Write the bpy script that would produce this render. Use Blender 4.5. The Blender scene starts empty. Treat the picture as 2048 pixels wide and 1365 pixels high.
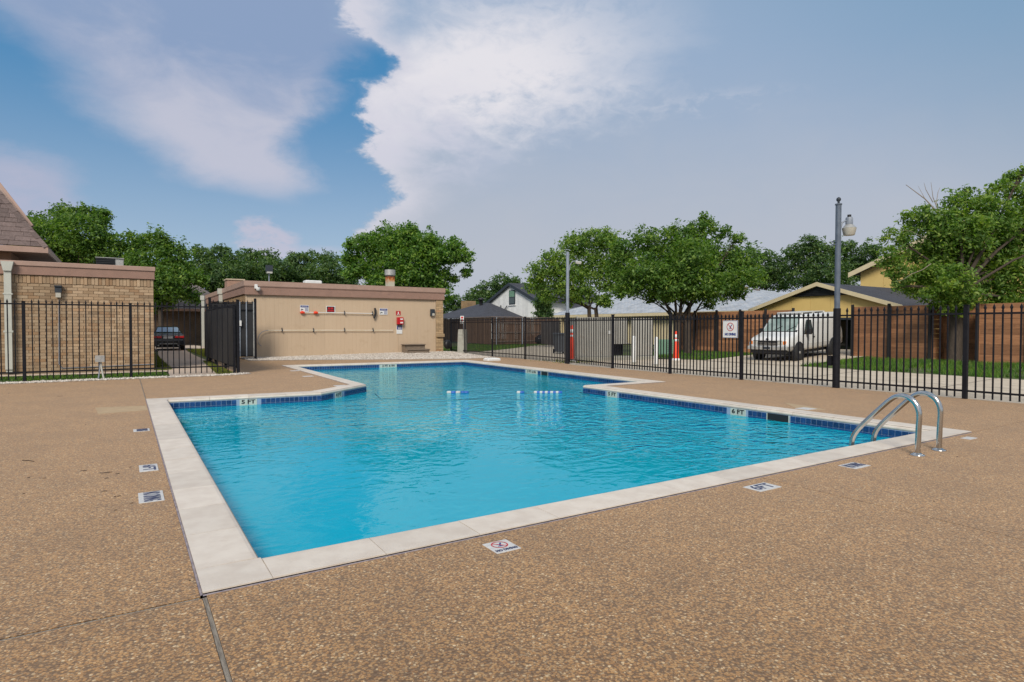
import bpy, bmesh, math, random
import numpy as np
from mathutils import Vector, Matrix
R = math.radians
random.seed(7); rng = np.random.default_rng(7)
sc = bpy.context.scene
COL = sc.collection
# ------------------------------------------------------------------ camera
EYE = 1.5; FPX = 1211.45; YAW = R(32.575); PITCH = R(1.321)
cam = bpy.data.cameras.new('camera'); camo = bpy.data.objects.new('camera', cam); COL.objects.link(camo)
cam.sensor_fit = 'HORIZONTAL'; cam.sensor_width = 36; cam.lens = 36*FPX/2048
cam.clip_start = .05; cam.clip_end = 3000
CR = Matrix.Rotation(-YAW, 3, 'Z') @ Matrix.Rotation(R(90)-PITCH, 3, 'X') @ Matrix.Rotation(R(.109), 3, 'Z')
camo.location = (0, 0, EYE); camo.rotation_euler = CR.to_euler()
sc.camera = camo
# ------------------------------------------------------------------ exposure
vs = sc.view_settings; vs.view_transform = 'Standard'; vs.look = 'None'; vs.exposure = 0; vs.gamma = 1
vs.use_curve_mapping = False
sc.render.engine = 'CYCLES'
sc.cycles.max_bounces = 8; sc.cycles.transparent_max_bounces = 12
sc.cycles.caustics_reflective = False; sc.cycles.caustics_refractive = False
# ------------------------------------------------------------------ node helpers
class NT:
    def __init__(s, nt): s.nt = nt; nt.nodes.clear()
    def n(s, t, **k):
        x = s.nt.nodes.new(t)
        for a, b in k.items(): setattr(x, a, b)
        return x
    def l(s, a, b): s.nt.links.new(a, b)
    def val(s, sock, v):
        if hasattr(v, 'links') or isinstance(v, bpy.types.NodeSocket): s.l(v, sock)
        else: sock.default_value = v
    def m(s, op, a, b=0.0, c=0.0, clamp=False):
        x = s.n('ShaderNodeMath', operation=op, use_clamp=clamp)
        for i, v in enumerate((a, b, c)): s.val(x.inputs[i], v)
        return x.outputs[0]
    def ss(s, v, a, b):
        x = s.n('ShaderNodeMapRange', interpolation_type='SMOOTHSTEP')
        s.val(x.inputs['Value'], v); s.val(x.inputs['From Min'], a); s.val(x.inputs['From Max'], b)
        return x.outputs[0]
    def lin(s, v, a, b, c=0., d=1.):
        x = s.n('ShaderNodeMapRange'); s.val(x.inputs['Value'], v)
        for k, q in zip(('From Min', 'From Max', 'To Min', 'To Max'), (a, b, c, d)): s.val(x.inputs[k], q)
        return x.outputs[0]
    def mix(s, f, a, b, mode='MIX'):
        x = s.n('ShaderNodeMix', data_type='RGBA', blend_type=mode)
        s.val(x.inputs[0], f)
        for k, v in ((6, a), (7, b)):
            s.val(x.inputs[k], v if isinstance(v, bpy.types.NodeSocket) else (*v[:3], 1))
        return x.outputs[2]
    def noise(s, vec, scale, detail=4, rough=.55, dist=0.):
        x = s.n('ShaderNodeTexNoise'); s.l(vec, x.inputs['Vector'])
        x.inputs['Scale'].default_value = scale; x.inputs['Detail'].default_value = detail
        x.inputs['Roughness'].default_value = rough; x.inputs['Distortion'].default_value = dist
        return x.outputs['Fac']
    def ramp(s, f, stops, interp='LINEAR'):
        x = s.n('ShaderNodeValToRGB'); cr = x.color_ramp; cr.interpolation = interp
        while len(cr.elements) < len(stops): cr.elements.new(1)
        for e, (p, c) in zip(cr.elements, stops): e.position = p; e.color = (*c, 1)
        s.l(f, x.inputs[0]); return x.outputs[0]
    def curve(s, v, pts):
        x = s.n('ShaderNodeFloatCurve'); c = x.mapping.curves[0]
        while len(c.points) < len(pts): c.points.new(.5, .5)
        for q, p in zip(c.points, sorted(pts)): q.location = p; q.handle_type = 'AUTO_CLAMPED'
        x.mapping.update(); s.l(v, x.inputs['Value']); return x.outputs[0]
def srgb(r, g, b):
    f = lambda v: (v/255/12.92 if v <= 10 else ((v/255+.055)/1.055)**2.4)
    return (f(r), f(g), f(b))
# ------------------------------------------------------------------ sky and sun
SUN_EL, SUN_AZ = R(39), R(221)            # azimuth clockwise from +Y
world = bpy.data.worlds.new('World'); sc.world = world; world.use_nodes = True
W = NT(world.node_tree)
tc = W.n('ShaderNodeTexCoord'); D = tc.outputs['Generated']
sky = W.n('ShaderNodeTexSky', sky_type='NISHITA'); sky.sun_disc = False
sky.sun_elevation = SUN_EL; sky.sun_rotation = SUN_AZ; sky.air_density = 1.0; sky.dust_density = .6; sky.ozone_density = 2.0
sep = W.n('ShaderNodeSeparateXYZ'); W.l(D, sep.inputs[0])
sx, sy, sz = sep.outputs
AZ = W.m('MULTIPLY', W.m('ARCTAN2', sx, sy), 180/math.pi)
EL = W.m('MULTIPLY', W.m('ARCSINE', sz), 180/math.pi)
ST = .1
def sk(r, g, b): return tuple(v/ST for v in srgb(r, g, b))
dm = W.n('ShaderNodeMapping'); dm.inputs['Scale'].default_value = (1, 1, 1.9); W.l(D, dm.inputs[0]); DM = dm.outputs[0]
fb = W.noise(DM, 8, 9, .6, .35); fine = W.noise(DM, 24, 6, .62, .3); big = W.noise(D, 2.4, 4, .5)
fb0 = W.m('SUBTRACT', fb, .5); fine0 = W.m('SUBTRACT', fine, .5)
base = W.mix(W.ss(EL, 0, 24), sk(170, 188, 209), sk(58, 136, 188))
base = W.mix(.25, base, sky.outputs[0])
azw = W.m('ADD', AZ, W.m('ADD', W.m('MULTIPLY', fb0, 7.0), W.m('MULTIPLY', fine0, 4.0)))
eln = W.m('DIVIDE', EL, 30.0, clamp=True)
def edge(pts): return W.m('SUBTRACT', W.m('MULTIPLY', W.curve(eln, [(e/30, (a+20)/60) for a, e in pts]), 60.), 20.)
e_r = edge([(17.5, 0), (17.8, 6.1), (18.1, 8.1), (19, 9.7), (21.2, 11.6), (20.5, 13.3), (19.7, 15.4), (20.3, 17.5), (18.8, 19), (19.5, 21.3), (21.7, 22.6), (20.4, 23.6), (17.6, 25), (17.2, 27), (17, 30)])
dr = W.m('SUBTRACT', azw, e_r)
def blob(a, e, ra, re, rot=0., amp=3.0, soft=(1.25, .2)):
    u = W.m('SUBTRACT', W.m('ADD', AZ, W.m('MULTIPLY', fb0, amp*2)), a); v = W.m('SUBTRACT', W.m('ADD', EL, W.m('MULTIPLY', fine0, amp)), e)
    c, s = math.cos(rot), math.sin(rot)
    p = W.m('DIVIDE', W.m('ADD', W.m('MULTIPLY', u, c), W.m('MULTIPLY', v, s)), ra)
    q = W.m('DIVIDE', W.m('SUBTRACT', W.m('MULTIPLY', v, c), W.m('MULTIPLY', u, s)), re)
    r = W.m('SQRT', W.m('ADD', W.m('MULTIPLY', p, p), W.m('MULTIPLY', q, q)))
    return W.ss(r, soft[0], soft[1])
# soft grey streak left of the blue gap
e_l = edge([(20, 0), (16, 9.8), (11, 10.8), (5.4, 11.7), (1.9, 13.6), (-1.5, 15.7), (-4.5, 19.1), (-7.3, 20.8), (-18, 26), (-20, 30)])
e_l2 = edge([(8, 0), (12, 11), (13.8, 12.2), (13.4, 13.2), (11.9, 15.2), (13, 17.3), (15.1, 19.5), (16.6, 22.6), (18.0, 24.2), (24, 25.6), (39, 30)])
azs = W.m('ADD', AZ, W.m('ADD', W.m('MULTIPLY', fb0, 5.), W.m('MULTIPLY', fine0, 3.)))
streak = W.m('MULTIPLY', W.ss(W.m('SUBTRACT', azs, e_l), -2.6, 5.0), W.ss(W.m('SUBTRACT', e_l2, azs), -3.0, 2.0))
streak = W.m('MULTIPLY', streak, W.ss(W.m('ADD', EL, W.m('MULTIPLY', fb0, 3.)), 9.3, 13.5))
base = W.mix(W.m('MULTIPLY', streak, .95), base, W.mix(W.ss(W.m('ADD', EL, W.m('MULTIPLY', fb0, 14.)), 14, 24), sk(194, 196, 212), sk(142, 162, 195)))
base = W.mix(W.m('MULTIPLY', W.m('MULTIPLY', blob(-7.5, 8.3, 6.0, 4.4, .5, 2.6, (1.1, .6)), W.lin(fine, .3, .6, .7, 1.)), .9), base, sk(178, 182, 204))
base = W.mix(W.m('MULTIPLY', W.m('MULTIPLY', blob(10.6, 7.2, 3.0, 2.3, 0, 3.6, (1.05, .6)), W.ss(W.m('ADD', W.m('MULTIPLY', fb, .5), W.m('MULTIPLY', fine, .5)), .36, .56)), .8), base, sk(198, 194, 210))
base = W.mix(W.m('MULTIPLY', blob(14.5, 6.8, 3.5, .5, 0, .8, (1.2, .3)), .5), base, sk(190, 192, 210))
# veil of thin cloud over the right half
veil = W.mix(W.ss(W.m('ADD', EL, W.m('MULTIPLY', fb0, 5.)), 5, 25), sk(183, 189, 201), sk(152, 174, 202))
veil = W.mix(W.m('MULTIPLY', W.ss(W.m('ADD', AZ, W.m('MULTIPLY', EL, 1.4)), 78, 108), .55), veil, sk(104, 150, 184))
soft = W.ss(EL, 18, 25)
base = W.mix(W.ss(dr, W.m('SUBTRACT', -.8, soft), W.m('ADD', 1.1, W.m('MULTIPLY', soft, 1.6))), base, veil)
rim = W.m('MULTIPLY', W.ss(dr, -.4, .9), W.ss(W.m('ADD', dr, W.m('MULTIPLY', fb0, -9.)), 6.5, .4))
rim = W.m('MULTIPLY', rim, W.ss(EL, 4, 9))
base = W.mix(W.m('MULTIPLY', rim, W.lin(EL, 5, 18, .55, .85)), base, sk(218, 216, 226))
core = W.m('MULTIPLY', blob(30, 22.5, 17, 6.2, .12, 6.5, (1.3, .2)), W.ss(dr, -.3, W.m('ADD', 1.2, W.m('MULTIPLY', soft, 4.))))
core = W.m('MULTIPLY', core, W.ss(W.m('ADD', W.m('MULTIPLY', fb, .6), W.m('MULTIPLY', fine, .4)), .24, .53))
base = W.mix(W.m('MULTIPLY', core, .93), base, sk(232, 229, 234))
wisp = W.m('MULTIPLY', blob(50.5, 19.4, 8, 1.2, 0, 2.2, (1.2, .2)), W.ss(fine, .45, .62))
base = W.mix(W.m('MULTIPLY', wisp, .35), base, sk(205, 208, 220))
wisp2 = W.m('MULTIPLY', blob(24, 17, 11, 5, .1, 4, (1.3, .2)), W.m('MULTIPLY', W.ss(fb, .4, .62), W.ss(dr, 0, 1.)))
base = W.mix(W.m('MULTIPLY', wisp2, .65), base, sk(208, 208, 222))
# unseen broken cloud overhead and behind, brightened to fill the shadows
back = W.m('MULTIPLY', W.ss(W.m('ADD', W.m('MULTIPLY', big, .7), W.m('MULTIPLY', fb, .3)), .42, .58), W.m('MAXIMUM', W.ss(EL, 30, 45), W.m('MAXIMUM', W.ss(AZ, -25, -50), W.ss(AZ, 85, 110))))
base = W.mix(W.m('MULTIPLY', back, .85), base, sk(232, 231, 234))
gnd = W.mix(W.ss(EL, -2.5, -.5), sk(120, 120, 110), base)
bg = W.n('ShaderNodeBackground'); bg.inputs['Strength'].default_value = ST
W.l(gnd, bg.inputs['Color'])
wo = W.n('ShaderNodeOutputWorld'); W.l(bg.outputs[0], wo.inputs[0])
sun = bpy.data.lights.new('sun', 'SUN'); sun.energy = 3.3; sun.angle = R(20); sun.color = (1, .93, .82)
suno = bpy.data.objects.new('sun', sun); COL.objects.link(suno)
sd = Vector((math.sin(SUN_AZ)*math.cos(SUN_EL), math.cos(SUN_AZ)*math.cos(SUN_EL), math.sin(SUN_EL)))
suno.rotation_euler = sd.to_track_quat('Z', 'Y').to_euler(); suno.location = sd*60

# ------------------------------------------------------------------ where a photograph point stands in the world
def ray(x, y): return CR @ Vector(((x-1024)/FPX, -(y-682.5)/FPX, -1))
def G(x, y, z=0.):
    d = ray(x, y); return Vector((0, 0, EYE)) + d*((z-EYE)/d.z)
def PX(x, y, X): d = ray(x, y); return Vector((0, 0, EYE)) + d*(X/d.x)
def PY(x, y, Y): d = ray(x, y); return Vector((0, 0, EYE)) + d*(Y/d.y)
def PD(x, y, dep): return Vector((0, 0, EYE)) + ray(x, y)*dep
# ------------------------------------------------------------------ materials
def newmat(name):
    m = bpy.data.materials.new(name); m.use_nodes = True; return m, NT(m.node_tree)
def pm(name, c1, c2=None, scale=6., rough=.6, bump=0., bscale=40., metal=0., objrand=0., spec=.5, stretch=None, wear=None, hue=None):
    m, t = newmat(name)
    g = t.n('ShaderNodeNewGeometry'); P = g.outputs['Position']
    if stretch:
        mp = t.n('ShaderNodeMapping'); mp.inputs['Scale'].default_value = stretch; t.l(P, mp.inputs[0]); P = mp.outputs[0]
    c2 = c2 or tuple(v*.8 for v in c1)
    c = t.mix(t.ss(t.noise(P, scale, 5, .6), .3, .7), c1, c2)
    if wear: c = t.mix(t.m('MULTIPLY', t.ss(t.noise(g.outputs['Position'], wear[1], 6, .7), .56, .68), wear[2]), c, wear[0])
    if objrand or hue:
        oi = t.n('ShaderNodeObjectInfo')
        if hue: c = t.mix(.75, c, t.ramp(oi.outputs['Random'], hue))
        if objrand:
            r2 = t.m('FRACT', t.m('MULTIPLY', oi.outputs['Random'], 7.13))
            c = t.mix(1.0, c, t.ramp(r2, [(0, (1-objrand,)*3), (1, (1+objrand,)*3)]), 'MULTIPLY')
    b = t.n('ShaderNodeBsdfPrincipled'); t.l(c, b.inputs['Base Color'])
    b.inputs['Roughness'].default_value = rough; b.inputs['Metallic'].default_value = metal
    b.inputs['Specular IOR Level'].default_value = spec
    if bump:
        bn = t.n('ShaderNodeBump'); bn.inputs['Strength'].default_value = bump; bn.inputs['Distance'].default_value = .01
        t.l(t.noise(P, bscale, 4, .6), bn.inputs['Height']); t.l(bn.outputs[0], b.inputs['Normal'])
    o = t.n('ShaderNodeOutputMaterial'); t.l(b.outputs[0], o.inputs[0])
    return m
def deck_mat():
    m, t = newmat('exposed_aggregate')
    P = t.n('ShaderNodeNewGeometry').outputs['Position']
    v = t.n('ShaderNodeTexVoronoi'); v.inputs['Scale'].default_value = 72; v.inputs['Randomness'].default_value = 1; t.l(P, v.inputs['Vector'])
    v2 = t.n('ShaderNodeTexVoronoi'); v2.inputs['Scale'].default_value = 135; t.l(P, v2.inputs['Vector'])
    def chan(vor, k):
        s = t.n('ShaderNodeSeparateColor'); t.l(vor.outputs['Color'], s.inputs[0]); return s.outputs[k]
    pal = [(0, (.07, .036, .017)), (.15, (.20, .10, .04)), (.32, (.44, .25, .10)), (.50, (.55, .345, .16)), (.66, (.38, .20, .075)), (.78, (.62, .43, .235)), (.88, (.24, .175, .125)), (.96, (.78, .67, .52)), (1., (.86, .77, .64))]
    c1 = t.ramp(chan(v, 0), pal); c2 = t.ramp(chan(v2, 1), pal)
    sel = t.m('GREATER_THAN', chan(v, 2), .55)
    c = t.mix(sel, c1, c2)
    gap = t.ss(v.outputs['Distance'], .75, .42)
    c = t.mix(t.m('MULTIPLY', t.m('SUBTRACT', 1., gap), .9), c, (.08, .046, .026))
    c = t.mix(t.ss(t.noise(P, 1.3, 6, .68), .38, .66), c, t.mix(1., c, (.76, .75, .75), 'MULTIPLY'))
    c = t.mix(t.ss(t.noise(P, 14, 3, .6), .42, .66), c, t.mix(1., c, (.84, .82, .80), 'MULTIPLY'))
    c = t.mix(t.m('MULTIPLY', t.ss(t.noise(P, .45, 6, .7), .6, .72), .35), c, (.12, .09, .07))
    c = t.mix(1., c, (.76, .655, .48), 'MULTIPLY')
    b = t.n('ShaderNodeBsdfPrincipled'); t.l(c, b.inputs['Base Color']); b.inputs['Roughness'].default_value = .75
    b.inputs['Specular IOR Level'].default_value = .3; b.inputs['Sheen Weight'].default_value = .42; b.inputs['Sheen Roughness'].default_value = .6; b.inputs['Sheen Tint'].default_value = (1, .72, .5, 1)
    bn = t.n('ShaderNodeBump'); bn.inputs['Strength'].default_value = .42; bn.inputs['Distance'].default_value = .006
    t.l(t.m('SUBTRACT', 1., v.outputs['Distance']), bn.inputs['Height']); t.l(bn.outputs[0], b.inputs['Normal'])
    o = t.n('ShaderNodeOutputMaterial'); t.l(b.outputs[0], o.inputs[0]); return m
def water_mat():
    m, t = newmat('pool_water')
    P = t.n('ShaderNodeNewGeometry').outputs['Position']
    mp = t.n('ShaderNodeMapping'); mp.inputs['Rotation'].default_value = (0, 0, R(30)); mp.inputs['Scale'].default_value = (1, 1.25, 1); t.l(P, mp.inputs[0])
    n1 = t.noise(mp.outputs[0], 2.1, 1, .4, 1.4); n2 = t.noise(mp.outputs[0], 4.6, 1, .5, 1.5); n3 = t.noise(P, .9, 2, .5)
    wv = t.n('ShaderNodeTexWave'); wv.inputs['Scale'].default_value = 1.6; wv.inputs['Distortion'].default_value = 5; wv.inputs['Detail'].default_value = 2; t.l(mp.outputs[0], wv.inputs['Vector'])
    h = t.m('ADD', t.m('ADD', t.m('MULTIPLY', t.m('POWER', n1, 1.6), .9), t.m('MULTIPLY', n2, .40)), t.m('MULTIPLY', wv.outputs['Fac'], .03))
    sp = t.n('ShaderNodeSeparateXYZ'); t.l(P, sp.inputs[0])
    far = t.ss(t.m('ADD', t.m('ADD', t.m('MULTIPLY', sp.outputs[0], .9), t.m('MULTIPLY', sp.outputs[1], .55)), t.m('MULTIPLY', n3, 4.)), 8.6, 13.5)
    far = t.m('MULTIPLY', far, t.m('SUBTRACT', 1., t.m('MULTIPLY', t.ss(sp.outputs[1], 9.5, 14.5), .82)))
    st = t.m('ADD', .085, t.m('MULTIPLY', far, .66))
    bn = t.n('ShaderNodeBump'); bn.inputs['Distance'].default_value = .1; t.l(st, bn.inputs['Strength']); t.l(h, bn.inputs['Height'])
    gl = t.n('ShaderNodeBsdfGlossy'); gl.inputs['Roughness'].default_value = .02; gl.inputs['Color'].default_value = (.68, 1, 1, 1); t.l(bn.outputs[0], gl.inputs['Normal'])
    df = t.n('ShaderNodeBsdfDiffuse'); df.inputs['Color'].default_value = (0.0, .54, .75, 1); t.l(bn.outputs[0], df.inputs['Normal'])
    tr = t.n('ShaderNodeBsdfTransparent'); tr.inputs['Color'].default_value = (.02, .80, .88, 1)
    mx = t.n('ShaderNodeMixShader'); mx.inputs[0].default_value = .56; t.l(tr.outputs[0], mx.inputs[1]); t.l(df.outputs[0], mx.inputs[2])
    fr = t.n('ShaderNodeFresnel'); fr.inputs['IOR'].default_value = 1.33; t.l(bn.outputs[0], fr.inputs['Normal'])
    m2 = t.n('ShaderNodeMixShader'); t.l(fr.outputs[0], m2.inputs[0]); t.l(mx.outputs[0], m2.inputs[1]); t.l(gl.outputs[0], m2.inputs[2])
    o = t.n('ShaderNodeOutputMaterial'); t.l(m2.outputs[0], o.inputs[0]); return m
def leaf_mat(name, cols, trans=.46, vary=True):
    m, t = newmat(name)
    g = t.n('ShaderNodeNewGeometry')
    n = len(cols)-1
    c = t.ramp(g.outputs['Random Per Island'], [(i/n, q) for i, q in enumerate(cols)])
    if vary: c = t.mix(t.ss(t.noise(g.outputs['Position'], 1.1, 5, .7), .38, .64), c, t.mix(1., c, (1.5, 1.28, .8), 'MULTIPLY'))
    b = t.n('ShaderNodeBsdfPrincipled'); t.l(c, b.inputs['Base Color']); b.inputs['Roughness'].default_value = .55; b.inputs['Specular IOR Level'].default_value = .35
    tl = t.n('ShaderNodeBsdfTranslucent'); t.l(t.mix(1., c, (1.3, 1.5, .5), 'MULTIPLY'), tl.inputs['Color'])
    mx = t.n('ShaderNodeMixShader'); mx.inputs[0].default_value = trans; t.l(b.outputs[0], mx.inputs[1]); t.l(tl.outputs[0], mx.inputs[2])
    o = t.n('ShaderNodeOutputMaterial'); t.l(mx.outputs[0], o.inputs[0]); return m
def brick_tex_mat(name, c1, c2, mortar, bw, rh, axis='XZ', ms=.012, rough=.85, off=.5):
    """far brick, shingle or board pattern, too small to tell apart, laid on walls along axis"""
    m, t = newmat(name)
    P = t.n('ShaderNodeNewGeometry').outputs['Position']; s = t.n('ShaderNodeSeparateXYZ'); t.l(P, s.inputs[0])
    cb = t.n('ShaderNodeCombineXYZ'); t.l(s.outputs['XYZ'.index(axis[0])], cb.inputs[0]); t.l(s.outputs['XYZ'.index(axis[1])], cb.inputs[1])
    k = t.n('ShaderNodeTexBrick'); t.l(cb.outputs[0], k.inputs['Vector']); k.inputs['Scale'].default_value = 1; k.offset = off
    k.inputs['Brick Width'].default_value = bw; k.inputs['Row Height'].default_value = rh; k.inputs['Mortar Size'].default_value = ms
    k.inputs['Color1'].default_value = (*c1, 1); k.inputs['Color2'].default_value = (*c2, 1); k.inputs['Mortar'].default_value = (*mortar, 1); k.inputs['Mortar Smooth'].default_value = .2
    c = t.mix(t.ss(t.noise(P, 1.2, 5, .65), .35, .7), k.outputs['Color'], t.mix(1., k.outputs['Color'], (.72, .72, .72), 'MULTIPLY'))
    b = t.n('ShaderNodeBsdfPrincipled'); t.l(c, b.inputs['Base Color']); b.inputs['Roughness'].default_value = rough
    bn = t.n('ShaderNodeBump'); bn.inputs['Strength'].default_value = .4; bn.inputs['Distance'].default_value = .02; bn.invert = True
    t.l(k.outputs['Fac'], bn.inputs['Height']); t.l(bn.outputs[0], b.inputs['Normal'])
    o = t.n('ShaderNodeOutputMaterial'); t.l(b.outputs[0], o.inputs[0]); return m
def rust_mat():
    m, t = newmat('rusting_metal')
    P = t.n('ShaderNodeNewGeometry').outputs['Position']; s = t.n('ShaderNodeSeparateXYZ'); t.l(P, s.inputs[0])
    mp = t.n('ShaderNodeMapping'); mp.inputs['Scale'].default_value = (6, 6, 1.3); t.l(P, mp.inputs[0])
    n = t.noise(mp.outputs[0], 3, 5, .7)
    f = t.ss(t.m('ADD', t.m('MULTIPLY', s.outputs[2], .9), n), 4.05, 4.55)
    c = t.ramp(f, [(0, (.45, .42, .33)), (.45, (.48, .17, .03)), (.75, (.25, .06, .015)), (1, (.10, .03, .015))])
    b = t.n('ShaderNodeBsdfPrincipled'); t.l(c, b.inputs['Base Color']); b.inputs['Roughness'].default_value = .8
    o = t.n('ShaderNodeOutputMaterial'); t.l(b.outputs[0], o.inputs[0]); return m
def glass_mat(name, c, rough=.05):
    return pm(name, c, c, rough=rough, spec=.8)
M = {}
M['deck'] = deck_mat(); M['water'] = water_mat()
M['coping'] = pm('travertine_coping', (.66, .585, .50), (.58, .50, .42), 5, .55, .12, 60, objrand=.07, wear=((.48, .39, .30), 4, .3))
M['grout'] = pm('grout', (.24, .205, .165), rough=.9, scale=20)
M['mastic'] = pm('purple_grey_mastic', (.16, .14, .17), (.30, .26, .27), 12, .9)
M['plaster'] = pm('pool_plaster', (.45, .66, .72), (.40, .60, .68), 3, .7)
M['tile'] = pm('blue_tile', (.007, .032, .115), (.013, .055, .17), 34, .22, objrand=.3, wear=((.04, .15, .34), 26, .5))
M['tile_white'] = pm('white_tile', (.50, .54, .47), (.43, .48, .42), 12, .3)
M['tile_grout'] = pm('tile_grout', (.26, .36, .50), rough=.9)
M['joint_wood'] = pm('weathered_joint_wood', (.30, .26, .21), (.15, .125, .10), 9, .9, .5, 60, stretch=(9, .8, 1))
M['dirt'] = pm('dark_soil', (.045, .035, .028), rough=1)
M['steel'] = pm('stainless_steel', (.62, .61, .59), (.50, .49, .47), 9, .16, metal=1.)
M['iron'] = pm('black_iron_paint', (.007, .007, .010), (.012, .012, .016), 7, .6, spec=.2)
M['pole'] = pm('blue_grey_pole_paint', (.115, .14, .18), (.08, .10, .135), 6, .5)
M['galv'] = pm('galvanised_pole', (.26, .29, .34), (.19, .215, .26), 6, .5)
M['brick'] = pm('tan_brick', (.46, .30, .165), (.34, .21, .11), 11, .9, .5, 50, objrand=.16, hue=[(0, (.28, .19, .115)), (.2, (.41, .285, .18)), (.45, (.38, .28, .185)), (.7, (.45, .33, .22)), (.86, (.36, .215, .12)), (1, (.25, .18, .12))], wear=((.20, .155, .105), 1.1, .4))
M['brick_pier'] = pm('tan_pier_brick', (.42, .29, .17), (.34, .23, .13), 11, .9, .5, 50, objrand=.16, hue=[(0, (.36, .25, .14)), (.5, (.46, .32, .18)), (.95, (.40, .28, .16)), (1, (.48, .21, .09))])
M['mortar'] = pm('brick_mortar', (.33, .24, .155), (.24, .175, .115), 8, .95)
M['fascia'] = pm('brown_fascia_paint', (.31, .185, .14), (.275, .165, .125), 3, .55, wear=((.16, .10, .08), 2.3, .3))
M['cap'] = pm('brown_metal_coping', (.40, .265, .21), (.35, .23, .18), 3, .45)
M['soffit'] = pm('tan_soffit', (.38, .23, .165), rough=.7)
M['siding'] = pm('tan_siding', (.53, .40, .275), (.515, .385, .262), 2.2, .7, .1, 40, wear=((.37, .25, .15), 1.4, .22), stretch=(3, 3, .5), objrand=.025)
M['shingle'] = pm('brown_shingle', (.17, .125, .115), (.12, .088, .08), 16, .95, .6, 120, objrand=.22)
M['dark_shingle'] = brick_tex_mat('charcoal_shingle', (.040, .042, .055), (.060, .062, .078), (.022, .022, .028), .5, .16, 'YX', .012)
M['blue_shingle'] = brick_tex_mat('blue_grey_shingle', (.10, .10, .135), (.13, .13, .17), (.07, .07, .09), .5, .2, 'XY', .012)
M['pale_shingle'] = brick_tex_mat('pale_grey_shingle', (.38, .41, .46), (.48, .48, .48), (.32, .37, .43), .45, .22, 'YX', .03)
M['brown_roof'] = brick_tex_mat('grey_brown_shingle', (.16, .13, .125), (.20, .165, .155), (.10, .085, .08), .5, .22, 'XY', .02)
M['dark_brick'] = brick_tex_mat('dark_brown_brick', (.10, .065, .042), (.15, .095, .06), (.05, .036, .026), .3, .1, 'XZ', .014)
M['side_brick'] = brick_tex_mat('tan_brick_side', (.42, .27, .13), (.34, .21, .10), (.22, .15, .09), .3, .1, 'YZ', .014)
M['yellow'] = pm('yellow_siding', (.70, .50, .185), (.66, .47, .17), 1.5, .7, objrand=.03)
M['cream'] = pm('cream_paint', (.66, .56, .36), (.60, .50, .32), 2, .6)
M['white'] = pm('white_paint', (.74, .74, .72), (.66, .66, .65), 4, .5)
M['board_white'] = pm('white_board', (.76, .76, .74), (.68, .68, .67), 2.5, .65, objrand=.07)
M['trim_dark'] = pm('charcoal_trim', (.028, .036, .048), rough=.6)
M['concrete'] = pm('alley_concrete', (.56, .475, .37), (.47, .395, .30), 1.1, .9, .3, 60, wear=((.22, .19, .155), 2.1, .55))
M['concrete_grey'] = pm('grey_concrete', (.36, .35, .30), (.29, .275, .235), 4, .9, .3, 40, wear=((.22, .2, .17), 3, .5))
M['walk'] = pm('pinkish_walk_concrete', (.54, .43, .34), (.47, .37, .29), 1.6, .9)
M['soil_lawn'] = pm('lawn_soil', (.055, .095, .02), (.10, .10, .045), 1.5, 1)
M['grass'] = leaf_mat('grass_blades', [(.03, .085, .012), (.05, .14, .018), (.085, .20, .03), (.16, .20, .055)], .25)
M['grass_dry'] = leaf_mat('lawn_blades', [(.06, .11, .015), (.10, .15, .025), (.16, .19, .04), (.22, .2, .07)], .25)
M['wood'] = pm('red_brown_board', (.38, .18, .085), (.28, .125, .058), 4, .75, .3, 30, objrand=.30, stretch=(.7, .7, 6), wear=((.14, .06, .03), 4, .5))
M['wood_dark'] = pm('stained_dark_post', (.012, .011, .012), rough=.7)
M['old_wood'] = pm('weathered_brown_picket', (.19, .11, .07), (.13, .078, .052), 3, .85, objrand=.30, stretch=(5, 5, .6))
M['old_rail'] = pm('weathered_grey_rail', (.235, .175, .14), (.18, .13, .105), 4, .85)
M['grey_wood'] = pm('grey_old_picket', (.12, .105, .10), (.085, .075, .072), 3, .85, objrand=.22, stretch=(5, 5, .6))
M['step_wood'] = pm('grey_step_wood', (.24, .185, .135), (.15, .115, .085), 9, .85, stretch=(.6, 4, 4))
M['bark'] = pm('tree_bark', (.075, .055, .04), (.04, .03, .022), 9, .95, .9, 16, stretch=(3, 3, .6))
M['bark_pale'] = pm('dead_twig_bark', (.30, .25, .21), rough=.9)
M['gravel'] = leaf_mat('white_gravel', [(.44, .38, .32), (.58, .52, .45), (.68, .62, .56), (.34, .28, .23), (.66, .62, .55)], 0, False)
M['gravel_bed'] = pm('gravel_base', (.46, .40, .34), (.30, .26, .22), 40, 1)
M['black_mesh'] = pm('black_privacy_screen', (.012, .012, .014), (.02, .02, .022), 2, .7)
M['enclosure'] = pm('grey_green_metal', (.36, .35, .315), (.31, .30, .27), 2, .6, wear=((.26, .20, .14), 3, .35))
M['rust'] = rust_mat()
M['alu'] = pm('dull_aluminium', (.52, .51, .48), (.40, .39, .37), 9, .45, metal=.6)
M['orange'] = pm('safety_orange', (.80, .055, .012), (.74, .045, .01), 5, .5)
M['red'] = pm('red_enamel', (.50, .008, .014), rough=.4)
M['blue'] = pm('sign_blue', (.012, .03, .20), rough=.5)
M['black'] = pm('black_plastic', (.011, .011, .013), rough=.5)
M['rubber'] = pm('tyre_rubber', (.016, .016, .017), rough=.85)
M['float_blue'] = pm('float_blue', (.015, .11, .42), rough=.4)
M['van_white'] = pm('van_white_paint', (.64, .64, .63), (.61, .61, .60), 2, .28, wear=((.55, .52, .47), 2.5, .25))
M['car_black'] = pm('black_car_paint', (.010, .012, .018), rough=.12, spec=.7)
M['glass'] = glass_mat('dark_glass', (.03, .045, .045))
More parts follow.
